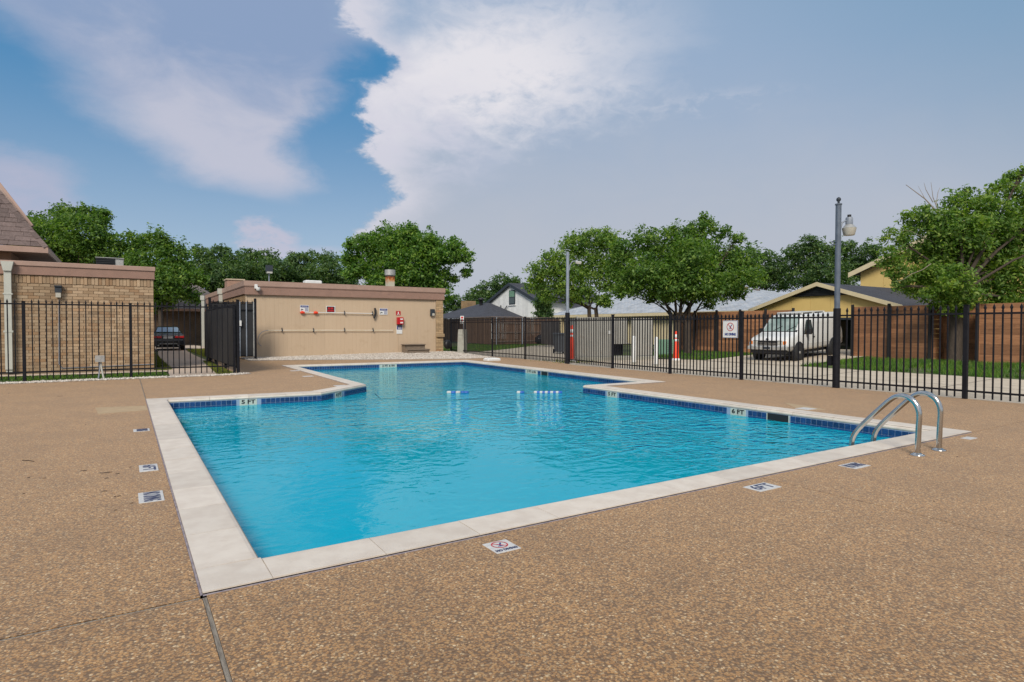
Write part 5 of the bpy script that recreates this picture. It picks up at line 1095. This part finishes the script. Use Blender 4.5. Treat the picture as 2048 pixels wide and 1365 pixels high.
# rubbish bags
def blob_mesh(name, c, sx, sy, sz, mat, parent, seed):
    bm = bmesh.new(); bmesh.ops.create_icosphere(bm, subdivisions=3, radius=1); rr = random.Random(seed)
    ph = [rr.uniform(0, 6) for _ in range(6)]
    for v in bm.verts:
        p = v.co.copy(); k = 1+.10*math.sin(5*p.x+ph[0])*math.sin(4*p.y+ph[1])+.07*math.sin(9*p.z+ph[2]+3*p.x)+.05*math.sin(13*p.y+ph[3])
        v.co = Vector((p.x*sx*k, p.y*sy*k, max(-.8, p.z)*sz*k+.8*sz))
    for f in bm.faces: f.smooth = True
    me = bpy.data.meshes.new(name); bm.to_mesh(me); bm.free(); me.materials.append(mat); o = inst(name, me, parent, c); return o
gl, gr = G(1064, 687.5), G(1080, 688); u = (gr-gl).length
t = thing('rubbish_bag', 'glossy black rubbish bag on the left by the picket fence', 'rubbish bag', gl, 'black rubbish bags on the back lawn'); blob_mesh('sack', gl, .45, .4, .42, M['bag'], t, 1); MB().lathe([(.06, 0), (.03, .06), (.09, .16)], 8, 0, Matrix.Translation(gl+Vector((0, 0, .70)))).build('tied_neck', M['bag'], t)
t = thing('rubbish_bag', 'slumped black rubbish bag on the right beside the grey pickets', 'rubbish bag', gr, 'black rubbish bags on the back lawn'); blob_mesh('sack', gr, .5, .42, .44, M['bag'], t, 2); MB().lathe([(.06, 0), (.03, .06), (.08, .14)], 8, 0, Matrix.Translation(gr+Vector((.1, 0, .74)))).build('tied_neck', M['bag'], t)
# survey stake on the verge
g0 = G(1926, 739, .0); t = MB().cbox(g0.x-.03, g0.x+.03, g0.y-.02, g0.y+.02, -.1, .52, .006).build('wooden_stake', M['parch'], None, label='short pale stake standing in the verge grass by a fence post', cat='stake')
# ================================================================== vehicles
def loft(stations, nose=True):
    """stations: x, half width low, z bottom, z belt, half width roof, z top"""
    b = MB(); rings = []
    for x, w, zb_, zm, wt, zt_ in stations:
        zs = zm+(zt_-zm)*.55
        half = [(w*.90, zb_), (w, zb_+.10), (w*1.005, (zb_+zm)/2+.05), (w*.99, zm), (wt+(w*.99-wt)*.40, zs), (wt, zt_-.045), (wt-.09, zt_)]
        rings.append([(x, y, z) for y, z in half]+[(x, -y, z) for y, z in reversed(half)])
    n = len(rings[0]); vs = [p for r in rings for p in r]
    fs = [(i*n+j, (i+1)*n+j, (i+1)*n+(j+1) % n, i*n+(j+1) % n) for i in range(len(rings)-1) for j in range(n)]
    b.add(vs, fs, 0, True); b.add(rings[0], [tuple(range(n))]); b.add(rings[-1], [tuple(range(n-1, -1, -1))]); return b
def quadp(b, pts, off, m=0):
    pts = [Vector(p) for p in pts]; n_ = (pts[1]-pts[0]).cross(pts[2]-pts[1]).normalized()*off; k = len(pts)
    b.add(pts+[p+n_ for p in pts], [tuple(range(k, 2*k))]+[(i, (i+1) % k, k+(i+1) % k, k+i) for i in range(k)], m); return b
def wheel(parent, x, y, r, w, hub):
    s = 1 if y > 0 else -1; T = Matrix.Translation((x, y, r)) @ Matrix.Rotation(R(-90*s), 4, 'X')
    ty = MB().lathe([(r*.62, -w/2), (r*.93, -w/2), (r, -w*.36), (r, w*.36), (r*.93, w/2), (r*.62, w/2)], 22, 0, T).build('wheel', M['rubber'], parent)
    MB().lathe([(r*.62, -w*.3), (r*.62, w*.36), (r*.5, w*.30), (r*.30, w*.40), (r*.14, w*.52), (r*.12, w*.56)], 18, 0, T).build('rim', hub, ty)
van = thing('cargo_van', 'white cargo van with grey bumper and chrome grille parked on the sloping driveway', 'van', (0, 0, 0), None, (0, 0, 0))
fa, ra = Vector((24.15, 16.10, .085)), Vector((27.35, 16.42, .245)); fx = (fa-ra).normalized(); fy = Vector((0, 0, 1)).cross(fx).normalized(); fz = fx.cross(fy)
m = Matrix((fx, fy, fz)).transposed().to_4x4(); m.translation = fa; van.matrix_world = m
st = [(.86, .82, .50, .72, .74, .90), (.80, .88, .46, .80, .78, 1.0), (.62, .92, .44, .88, .80, 1.07), (.2, .93, .42, .98, .83, 1.15), (-.12, .93, .42, 1.05, .84, 1.23), (-.42, .93, .42, 1.06, .79, 1.54), (-.74, .93, .42, 1.06, .75, 1.86), (-.95, .93, .42, 1.06, .75, 1.925), (-1.4, .93, .42, 1.06, .76, 1.96), (-4.0, .93, .44, 1.06, .76, 1.97), (-4.15, .925, .46, 1.06, .74, 1.94), (-4.2, .90, .5, 1.05, .70, 1.88)]
loft(list(reversed(st))).build('body', M['van_white'], van)
b = MB(); quadp(b, [(-.13, .70, 1.262), (-.13, -.70, 1.262), (-.73, -.63, 1.85), (-.73, .63, 1.85)], -.012); b = MB(); quadp(b, [(-.115, -.72, 1.245), (-.115, .72, 1.245), (-.725, .645, 1.86), (-.725, -.645, 1.86)], .014); b.build('windscreen', M['glass_green'], van)
b = MB(); quadp(b, [(-.10, -.80, 1.215), (-.10, .80, 1.215), (-.17, .80, 1.29), (-.17, -.80, 1.29)], .02); b.build('cowl', M['black'], van)
for y in (-.25, .35): MB().tube([(-.10, y, 1.27), (-.30, y+.32, 1.475)], .012, 5).build('wiper', M['black'], van)
for s in (1, -1):
    pts = [(-.50, .928*s, 1.12), (-1.30, .930*s, 1.12), (-1.30, .838*s, 1.70), (-.90, .836*s, 1.72)]
    pts = pts if s < 0 else list(reversed(pts)); b = MB(); quadp(b, pts, .016)
    b.build('side_window', M['glass'], van)
    b = MB(); b.tube([(-.62, .93*s, 1.16), (-.62, 1.03*s, 1.18)], .025, 6); b.cbox(-.70, -.58, min(.99*s, 1.17*s), max(.99*s, 1.17*s), 1.10, 1.36, .02); mi_ = b.build('mirror', M['black'], van); MB().box(-.707, -.701, min(1.01*s, 1.15*s), max(1.01*s, 1.15*s), 1.13, 1.33).build('mirror_glass', M['alu'], mi_)
    MB().box(-1.40, -1.25, min(.938*s, .955*s), max(.938*s, .955*s), .93, .98).build('handle', M['black'], van)
    for x0 in (-.34, -1.44, -2.6): MB().box(x0-.006, x0+.006, min(.925*s, .9395*s), max(.925*s, .9395*s), .55, 1.04).build('door_seam', M['concrete_grey'], van)
    MB().box(-3.9, -.75, min(.925*s, .942*s), max(.925*s, .942*s), .68, .715).build('side_moulding', M['van_white'], van)
    for x in (0, -3.2):
        b = MB(); T = Matrix.Translation((x, .885*s, .37)) @ Matrix.Rotation(R(-90*s), 4, 'X'); b.lathe([(.10, -.1), (.455, -.1), (.455, .06), (.10, .06)], 24, 0, T); b.build('wheel_arch', M['black'], van)
        wheel(van, x, .86*s, .36, .23, M['alu'])
    b = MB(); b.cbox(.80, .872, min(.46*s, .66*s), max(.46*s, .66*s), .735, .885, .012); b.build('headlamp', M['lamp_glass'], van); b = MB(); b.cbox(.74, .862, min(.67*s, .81*s), max(.67*s, .81*s), .735, .885, .012); b.build('indicator', M['amber'], van)
b = MB(); b.cbox(.82, .868, -.45, .45, .70, .885, .01, 0); gr_ = b.build('grille', M['black'], van)
for z in (.775, .70): MB().box(.869, .885, -.45, .45, z, z+.032).build('grille_bar', M['chrome'], gr_)
MB().box(.862, .882, -.64, .64, .89, .905).build('grille_trim', M['chrome'], gr_)
MB().lathe([(.07, 0), (.07, .006)], 16, 0, frame((.875, 0, .965), (0, 1, 0), (0, -.3, .95)) @ Matrix.Diagonal((1, .55, 1, 1))).build('badge', M['trim_dark'], van)
b = MB(); b.cbox(.70, .96, -.90, .90, .52, .665, .03); b.cbox(.2, .70, .9, .945, .53, .66, .015); b.cbox(.2, .70, -.945, -.9, .53, .66, .015); b.build('bumper', M['alu'], van); MB().box(.961, .97, -.16, .16, .54, .64).build('number_plate', M['trim_dark'], van); MB().cbox(.6, .86, -.82, .82, .36, .515, .02).build('valance', M['black'], van)
MB().box(-4.1, .6, -.75, .75, .28, .43).build('chassis', M['black'], van)
b = MB(); b.box(-3.2, -1.0, -.55, .55, 2.02, 2.05); 
for x in (-3.1, -2.1, -1.1): b.box(x-.02, x+.02, -.6, .6, 1.96, 2.02)
b.build('roof_rack', M['van_white'], van)
# black sedan seen from behind
car = thing('parked_car', 'black saloon car seen from behind on the lane past the walk', 'car', (0, 0, 0), None, (0, 0, 0))
q = G(337, 697.5); cc = Vector((q.x*.93, q.y*.93, -.03)); m = Matrix.Translation(cc) @ Matrix.Rotation(R(90)-.03, 4, 'Z'); car.matrix_world = m
cs = [(0.0, .86, .42, .72, .78, .90), (.06, .92, .34, .80, .82, 1.02), (.35, .94, .28, .90, .80, 1.10), (.62, .95, .26, .92, .76, 1.13), (1.25, .95, .25, .92, .60, 1.47), (1.7, .95, .25, .92, .60, 1.53), (2.5, .95, .25, .92, .62, 1.50), (3.3, .95, .25, .90, .72, 1.08), (4.3, .92, .26, .80, .78, .95), (4.75, .82, .36, .65, .7, .75)]
loft(cs).build('body', M['car_black'], car)
b = MB(); quadp(b, [(.70, -.68, 1.165), (.70, .68, 1.165), (1.22, .54, 1.455), (1.22, -.54, 1.455)], -.012); b = MB(); quadp(b, [(.69, .68, 1.17), (.69, -.68, 1.17), (1.22, -.55, 1.462), (1.22, .55, 1.462)], .014); b.build('rear_window', M['glass_sky'], car)
for s in (1, -1):
    b = MB(); b.cbox(-.012, .12, min(.36*s, .88*s), max(.36*s, .88*s), .80, .945, .02); tl = b.build('tail_lamp', M['tail_red'], car); MB().box(-.02, -.013, min(.40*s, .84*s), max(.40*s, .84*s), .925, .95).build('lamp_trim', M['lamp_glass'], tl)
    for x in (.95, 3.75): wheel(car, x, .84*s, .33, .22, M['alu'])
    pts = [(1.25, .79*s, 1.0), (2.9, .80*s, 1.0), (2.5, .66*s, 1.42), (1.5, .65*s, 1.42)]; b = MB(); quadp(b, pts if s > 0 else list(reversed(pts)), .10); b.build('side_window', M['glass'], car)
b = MB(); b.box(-.02, .0, -.27, .27, .76, .90, 0); b.build('number_plate', M['white'], car); MB().box(-.012, .0, -.36, .36, .955, .985).build('trunk_trim', M['chrome'], car)
MB().cbox(-.06, .3, -.90, .90, .36, .70, .05).build('bumper', M['car_black'], car); MB().box(-.075, -.061, -.5, .5, .42, .45).build('bumper_trim', M['chrome'], car); MB().box(.1, 4.5, -.7, .7, .18, .3).build('chassis', M['black'], car)
for y in (-.55, .55): MB().tube([(-.09, y, .33), (.2, y, .33)], .045, 8).build('exhaust', M['chrome'], car)
M['tile_deck'] = pm('worn_white_deck_tile', (.60, .59, .57), (.50, .48, .46), 30, .5)
M['deck_ink'] = pm('faded_navy_print', (.035, .045, .10), (.06, .07, .13), 60, .6)
# ================================================================== things by the pool
ld = thing('pool_ladder', 'polished steel pool ladder arching over the near right coping', 'ladder', (8.1, 3.8, 0))
LR = .031
def arc(X):
    pts = [(3.41, .0), (3.405, .30), (3.40, .47), (3.415, .555), (3.455, .625), (3.52, .672), (3.60, .684), (3.67, .662), (3.73, .615), (3.80, .545), (4.02, .305), (4.08, .235), (4.13, .165), (4.165, .09), (4.18, .0), (4.182, -.12), (4.182, -1.15)]
    out = []
    for i in range(len(pts)-1):
        p0, p1, p2, p3 = [Vector((0, *pts[max(0, min(len(pts)-1, i+k))])) for k in (-1, 0, 1, 2)]
        for s in range(3):
            t_ = s/3; out.append(Vector((X, 0, 0))+.5*((2*p1)+(p2-p0)*t_+(2*p0-5*p1+4*p2-p3)*t_*t_+(3*p1-p0-3*p2+p3)*t_**3))
    out.append(Vector((X, *pts[-1]))); return out
for X in (7.85, 8.39):
    MB().tube(arc(X), LR, 14).build('rail', M['steel'], ld)
    MB().lathe([(.078, .001), (.078, .010), (.055, .018), (.036, .030)], 20, 0, Matrix.Translation((X, 3.41, 0))).build('flange', M['steel'], ld)
for z in (-.42, -.72, -1.02): MB().cbox(7.85, 8.39, 4.14, 4.24, z-.02, z+.02, .008).build('step', M['white'], ld)
# ---- marker tiles let into the deck
def no_diving(parent, T, s, m_ring='red', word=True):
    """prohibition ring with a diving figure, in a frame T (x right, y up), ring radius s"""
    n = 28; b = MB(); ro, ri = s, s*.84
    vs = [(r*math.cos(2*math.pi*k/n), r*math.sin(2*math.pi*k/n), .0016) for r in (ro, ri) for k in range(n)]
    b.add([T @ Vector(v) for v in vs], [(k, (k+1) % n, n+(k+1) % n, n+k) for k in range(n)])
    b.box(-s*.9, s*.9, -s*.07, s*.07, .0006, .0018, T=T @ Matrix.Rotation(R(-45), 4, 'Z')); b.build('prohibition_ring', M[m_ring], parent)
    b = MB()
    for (x0, y0, x1, y1, w) in ((.42, .52, .02, -.05, .10), (.02, -.05, -.25, .20, .08), (.08, .0, -.02, -.42, .07), (-.45, -.45, .25, -.45, .05)):
        d = Vector((x1-x0, y1-y0, 0)); a = math.atan2(d.y, d.x); b.box(0, d.length*s, -w*s, w*s, .0002, .0012, T=T @ Matrix.Translation((x0*s, y0*s, 0)) @ Matrix.Rotation(a, 4, 'Z'))
    b.lathe([(.09*s, .0002), (.09*s, .0013)], 10, 0, T @ Matrix.Translation((-.12*s, -.18*s, 0))); b.build('diver_figure', M['blue'], parent)
def deck_tile(label, cx, cy, w, h, rot, kind, group='marker tiles set in the deck'):
    t = thing('deck_marker_tile', label, 'marker tile', (cx, cy, 0), group)
    T = Matrix.Translation((cx, cy, .0045)) @ Matrix.Rotation(rot, 4, 'Z')
    MB().cbox(-w/2, w/2, -h/2, h/2, -.006, .0, .001, T=T).build('plate', M['tile_deck'], t)
    if kind == 'nd':
        no_diving(t, T @ Matrix.Translation((0, h*.14, 0)), h*.30); text('NO DIVING', h*.20, M['deck_ink'], t, T @ Matrix.Translation((0, -h*.34, .001)), sx=w/(h*.20*5.9), bold=.002)
    elif kind: text(kind, h*.95, M['deck_ink'], t, T @ Matrix.Translation((0, 0, .001)), sx=.88*w/(h*.95*.56*len(kind)), bold=.003)
    return t
deck_tile('white deck tile with no diving symbol before the near coping', 2.152, 3.495, .19, .20, 0, 'nd')
deck_tile('white deck tile reading 6 FT before the near coping', 5.03, 3.50, .32, .19, 0, '6FT')
gq = G(1709, 932); deck_tile('white deck tile reading no diving left of the ladder foot', gq.x, gq.y, .30, .19, 0, 'NO DIVING')
gq = G(1938, 877); deck_tile('small white deck tile at the right corner of the coping', gq.x, gq.y, .22, .12, 0, None)
deck_tile('white deck tile reading 6 FT by the left coping', .195, 7.45, .35, .17, R(-90), '6FT')
deck_tile('white deck tile reading no diving by the left coping', .178, 6.17, .37, .19, R(-90), 'NO DIVING')
gq = G(283, 861); deck_tile('small white deck tile by the left coping near the tan patch', gq.x, gq.y, .24, .20, R(-90), 'NO DIVING')
for px, py, lab in ((483, 793, 'flat white deck tile behind the five foot coping edge'), (590, 742, 'worn white deck tile beside the far left coping'), (616, 753, 'small pale deck tile midway along the far left coping'), (681, 772, 'pale deck tile at the inner corner of the far left coping'), (643, 782, 'thin pale deck tile behind the slanted coping'), (1612, 818, 'white skimmer lid tile on the tan patch right of the pool')):
    gq = G(px, py); deck_tile(lab, gq.x, gq.y, .30, .26, 0, None)
gq = G(984, 721.5); t = thing('skimmer_box', 'white raised skimmer box on the deck at the far right pool corner', 'skimmer box', gq)
MB().cbox(gq.x-.34, gq.x+.34, gq.y-.22, gq.y+.22, 0, .10, .03).build('cover', M['white'], t); MB().cbox(gq.x-.28, gq.x+.28, gq.y-.17, gq.y+.17, .101, .115, .006).build('lid_panel', M['white'], t)
gq = G(630, 711, .05); t = thing('white_float', 'white torpedo float lying on the gravel under the wall signs', 'float', gq)
MB().lathe([(.05, -.36), (.10, -.33), (.11, -.25), (.11, .25), (.10, .33), (.05, .36)], 14, 0, Matrix.Translation(gq+Vector((0, 0, .06))) @ Matrix.Rotation(R(90), 4, 'Y')).build('tube', M['white'], t)
MB().tube([gq+Vector((.36, 0, .06)), gq+Vector((.5, .05, .05)), gq+Vector((.56, .1, -.02))], .03, 7).build('strap', M['black'], t)
# ---- float line in the water
fl = thing('float_line', 'blue and white float line across the middle of the pool', 'float line', (8, 13, WATER_Z))
pa, pb = Vector((5.26, 14.6, WATER_Z+.01)), Vector((9.84, 12.15, WATER_Z+.01))
def lp(x, y): return G(x, y, WATER_Z)
line = [pa, lp(760, 797), lp(830, 800.5), lp(900, 800), lp(960, 797), lp(1020, 799), lp(1075, 801), lp(1120, 799.5), lp(1150, 797), lp(1180, 790), pb]
MB().tube([p+Vector((0, 0, -.004)) for p in line], .007, 6).build('rope', M['trim_dark'], fl)
a, c = lp(893, 788), lp(1121, 785.5); d = (c-a)
MB().tube([q-Vector((0, 0, .012)) for q in (a, a+d*.3, a+d*.6, c)], .006, 5).build('cord', M['float_blue'], fl)
fd = d.normalized(); FT = Matrix((fd, Vector((-fd.y, fd.x, 0)), Vector((0, 0, 1)))).transposed().to_4x4()
fw = MB().lathe([(.012, -.058), (.034, -.054), (.042, -.038), (.042, .038), (.034, .054), (.012, .058)], 14, 0, Matrix.Rotation(R(90), 4, 'Y'))
M['float_white'] = pm('faded_white_float', (.50, .51, .50), rough=.6)
me_w = fw.mesh('float', M['float_white']); me_b = fw.mesh('float', M['float_blue'])
for x, blue in ((898, 0), (907, 1), (916, 0), (926, 1), (933, 1), (1038, 0), (1044, 1), (1072, 0), (1077, 1), (1083, 0), (1088, 1), (1093, 0), (1098.5, 1), (1104, 0), (1109.5, 1), (1115, 0), (1120, 1)):
    p = lp(x, 786.6); o = bpy.data.objects.new('float', me_b if blue else me_w); COL.objects.link(o); o.parent = fl; o.matrix_local = Matrix.Translation(p+Vector((0, 0, .012))-WLOC[fl.name]) @ FT
# ---- things on the pool house wall
WY = BY-.03
def wp(x, y, Y=WY): return PY(x, y, Y)
def plate(name, label, cat, x0, y0, x1, y1, mat, group=None, th=.012):
    a, c = wp(x0, y0), wp(x1, y1); t = thing(name, label, cat, (a.x, WY, c.z), group); z1, z0 = a.z, c.z
    MB().cbox(a.x, c.x, -th, th, 0, z1-z0, .003, T=Matrix.Translation((0, WY, z0))).build('plate', M[mat], t); return t, a.x, c.x, z0, z1
FT_ = lambda x, z, y=WY-.0135: frame((x, y, z), (1, 0, 0), (0, 0, 1))
for x0, y0, x1, y1, lab in ((600, 610.5, 617.5, 624, 'blue topped notice sign with camera symbol at the left end of the broom pole'), (759, 617, 775, 630, 'blue topped notice sign with camera symbol right of the broom head')):
    t, a, c, z0, z1 = plate('notice_sign', lab, 'sign', x0, y0, x1, y1, 'white', 'notice signs on the tan wall')
    w, h = c-a, z1-z0; MB().box(a+.02, c-.02, WY-.0145, WY-.0125, z1-h*.36, z1-.02).build('header', M['blue'], t); text('NOTICE', h*.24, M['white'], t, FT_((a+c)/2, z1-h*.20, WY-.0155))
    b = MB(); T = FT_(a+w*.25, z0+h*.32); b.box(-w*.14, w*.12, -h*.06, h*.08, 0, .002, T=T @ Matrix.Rotation(-.35, 4, 'Z')); b.box(-w*.16, -w*.10, -h*.22, -h*.02, 0, .002, T=T); b.build('camera_symbol', M['trim_dark'], t)
    b = MB(); 
    for k in range(4): b.box(a+w*.55, c-w*.07, WY-.0145, WY-.0125, z0+h*(.10+.13*k), z0+h*(.16+.13*k))
    b.build('small_print', M['blue'], t)
t, a, c, z0, z1 = plate('red_print_sign', 'black sign with red lettering and white border above the broom pole', 'sign', 652.5, 612.5, 670.5, 626, 'white'); w, h = c-a, z1-z0
fc = MB().box(a+.025, c-.04, WY-.0145, WY-.0125, z0+.025, z1-.025).build('face', M['black'], t)
b = MB(); 
for x0, x1 in ((.18, .40), (.47, .76)): b.box(a+w*x0, a+w*x1, WY-.0165, WY-.0148, z0+h*.55, z0+h*.80)
for x0, x1 in ((.12, .22), (.25, .36), (.39, .48), (.51, .62), (.65, .74), (.77, .86)): b.box(a+w*x0, a+w*x1, WY-.0165, WY-.0148, z0+h*.17, z0+h*.45)
b.build('red_print', M['red'], t)
def pole_run(b, pts, r, n=8): b.tube(pts, r, n)
bp = thing('pool_broom', 'long white pole with black pool brush head hung on the tan wall', 'pool brush', wp(680, 627))
b = MB(); b.tube([wp(603, 625, WY-.07), wp(745, 627.5, WY-.07)], .018, 8); b.build('pole', M['white'], bp)
b = MB(); q0, q1 = wp(750, 616.5, WY-.09), wp(748, 637.5, WY-.09); qm = wp(751, 627, WY-.10); b.tube([q0, qm, q1], [.05, .06, .05], 8); b.build('brush_head', M['black'], bp)
for x in (605, 631.5): q = wp(x, 625+ (x-603)*.017, WY-.07); MB().tube([q-Vector((.10, 0, .02)), q, q+Vector((.10, 0, -.02))], [.05, .075, .045], 8).build('orange_grip', M['orange'], bp)
hk = thing('life_hook', 'long pale pole with curved shepherd hook hung low on the tan wall', 'rescue hook', wp(650, 661))
MB().tube([wp(535, 661.3, WY-.07), wp(660, 661.0, WY-.07), wp(786, 661.2, WY-.07)], .017, 8).build('pole', M['parch'], hk)
MB().tube([wp(x, y, WY-.08) for x, y in ((536, 661.3), (530, 662), (524, 664.5), (519.5, 669), (516.5, 675), (515.5, 681), (517, 687), (520, 691), (523, 692.5))], .014, 8).build('hook', M['galv'], hk)
for x, y in ((564, 660), (627, 660.5), (689, 660), (746, 660), (689, 626), (745, 627)):
    q = wp(x, y, WY-.03); p_ = hk if y > 640 else bp; b = MB(); b.box(q.x-.02, q.x+.02, WY-.11, WY-.012, q.z-.09, q.z-.05); b.box(q.x-.02, q.x+.02, WY-.026, WY-.012, q.z-.10, q.z+.10); b.box(q.x-.02, q.x+.02, WY-.11, WY-.09, q.z-.05, q.z+.01); b.build('wall_hook', M['trim_dark'], p_)
t, a, c, z0, z1 = plate('emergency_sign', 'small red sign above the red phone box', 'sign', 792, 622.5, 801, 630.5, 'red'); MB().box(a+.10, a+.16, WY-.0145, WY-.0125, z0+.03, z1-.04).build('white_print', M['white'], t); MB().box(a+.05, c-.05, WY-.0145, WY-.0125, z0+.02, z0+.05).build('white_print', M['white'], t)
a, c = wp(793, 635), wp(805, 649); t = thing('phone_box', 'red emergency phone box on the tan wall', 'phone box', (a.x, WY, c.z))
MB().cbox(a.x, c.x, -.10, .10, 0, a.z-c.z, .02, T=Matrix.Translation((0, WY-.09, c.z))).build('case', M['red'], t)
for f in (.22, .72): MB().box(a.x+.14, c.x-.05, WY-.194, WY-.191, c.z+f*(a.z-c.z)-.03, c.z+f*(a.z-c.z)+.04).build('label_plate', M['white'], t)
MB().box(a.x+.02, c.x-.06, WY-.12, WY-.0, c.z-.07, c.z-.002).build('bottom_bracket', M['trim_dark'], t)
t, a, c, z0, z1 = plate('rules_sign', 'blue and white instruction sign below the red phone box', 'sign', 793, 652, 804.5, 668, 'white'); h = z1-z0
MB().box(a+.015, c-.02, WY-.0145, WY-.0125, z0+h*.52, z1-.015).build('blue_panel', M['blue'], t)
b = MB()
for k in range(3): b.box(a+.07, c-.06, WY-.0165, WY-.0148, z0+h*(.58+.11*k), z0+h*(.63+.11*k))
b.build('white_print', M['white'], t)
MB().box(a+.08, a+.095, WY-.006, WY+.01, .1, z0-.01).build('wire', M['siding'], t)
p = wp(864, 626); t = thing('wall_lamp', 'black wall lamp with pale lens at the right end of the tan wall', 'lamp', (p.x, WY, p.z))
MB().cbox(p.x-.12, p.x+.12, WY-.14, WY, p.z-.02, p.z+.20, .015).build('housing', M['trim_dark'], t); MB().box(p.x-.12, p.x-.04, WY-.13, WY, p.z-.18, p.z-.021).build('bracket', M['trim_dark'], t); MB().cbox(p.x-.035, p.x+.11, WY-.14, WY-.02, p.z-.16, p.z-.021, .02).build('lens', M['refractor'], t)
# ---- timber steps against the wall
a, c = wp(815, 700, BY-.9), wp(859, 703, BY-.9); t = thing('wooden_steps', 'low weathered two tread wooden steps against the tan wall', 'steps', ((a.x+c.x)/2, BY-.6, .05))
L = c.x-a.x; z0 = .06
MB().box(a.x+.05, c.x-.02, BY-.95, BY-.90, z0, z0+.20).build('riser', M['step_wood'], t); MB().cbox(a.x, c.x, BY-1.0, BY-.55, z0+.205, z0+.25, .008).build('tread', M['step_wood'], t)
MB().box(a.x+.05, c.x-.12, BY-.58, BY-.54, z0+.251, z0+.46).build('riser', M['step_wood'], t); MB().cbox(a.x-.06, c.x-.10, BY-.66, BY-.12, z0+.462, z0+.51, .008).build('tread', M['step_wood'], t)
MB().prism([(BY-.90, 0), (BY-.10, 0), (BY-.10, .46), (BY-.56, .46), (BY-.56, .2), (BY-.90, .2)], a.x+.002, a.x+.045, 0, Matrix(((0, 0, 1, 0), (1, 0, 0, 0), (0, 1, 0, z0-.0), (0, 0, 0, 1)))).build('side_panel', M['step_wood'], t)
MB().box(c.x-.17, c.x-.125, BY-.53, BY-.12, z0, z0+.455).build('side_panel', M['step_wood'], t)
# ---- sign on the right fence
SX = 14.80; a, c = PX(1446, 641.5, SX), PX(1475.5, 676.5, SX); cy, cz = (a.y+c.y)/2, (a.z+c.z)/2; w, h = a.y-c.y, a.z-c.z
t = thing('no_diving_sign', 'white no diving sign wired to the black fence near the van', 'sign', (SX, cy, cz))
T = frame((SX, cy, cz), (0, -1, 0), (0, 0, 1))
MB().cbox(-w/2, w/2, -h/2, h/2, -.006, 0, .002, T=T).build('plate', M['white'], t)
b = MB(); e = .006
for x0, x1, y0, y1 in ((-w/2+e, w/2-e, h/2-e-.012, h/2-e), (-w/2+e, w/2-e, -h/2+e, -h/2+e+.008), (w/2-e-.016, w/2-e, -h/2+e+.008, h/2-e-.012)): b.box(x0, x1, y0, y1, .0002, .001, T=T)
b.build('border', M['blue'], t)
no_diving(t, T @ Matrix.Translation((0, h*.13, .001)), w*.24); text('NO DIVING', h*.19, M['blue'], t, T @ Matrix.Translation((0, -h*.30, .002)), sx=.80*w/(h*.19*5.7), bold=.006)
# ---- utility post behind the left gravel
p = G(203, 756); p = Vector((-.57, 20.5, 0)); t = thing('utility_post', 'small grey junction box on a short forked post by the left fence', 'utility post', p)
q = PY(200, 718, 20.5); MB().cbox(q.x-.10, q.x+.10, 20.42, 20.54, q.z-.08, q.z+.09, .02).build('junction_box', M['downspout'], t); MB().cbox(q.x-.11, q.x+.11, 20.405, 20.419, q.z-.085, q.z+.095, .004).build('cover', M['alu'], t)
MB().tube([(q.x-.01, 20.5, q.z-.08), (q.x-.01, 20.5, q.z-.30), (q.x-.05, 20.5, -.02)], .018, 7).build('leg', M['galv'], t); MB().tube([(q.x+.02, 20.5, q.z-.08), (q.x+.03, 20.5, q.z-.25), (q.x+.09, 20.5, -.02)], .024, 7).build('leg', M['downspout'], t)
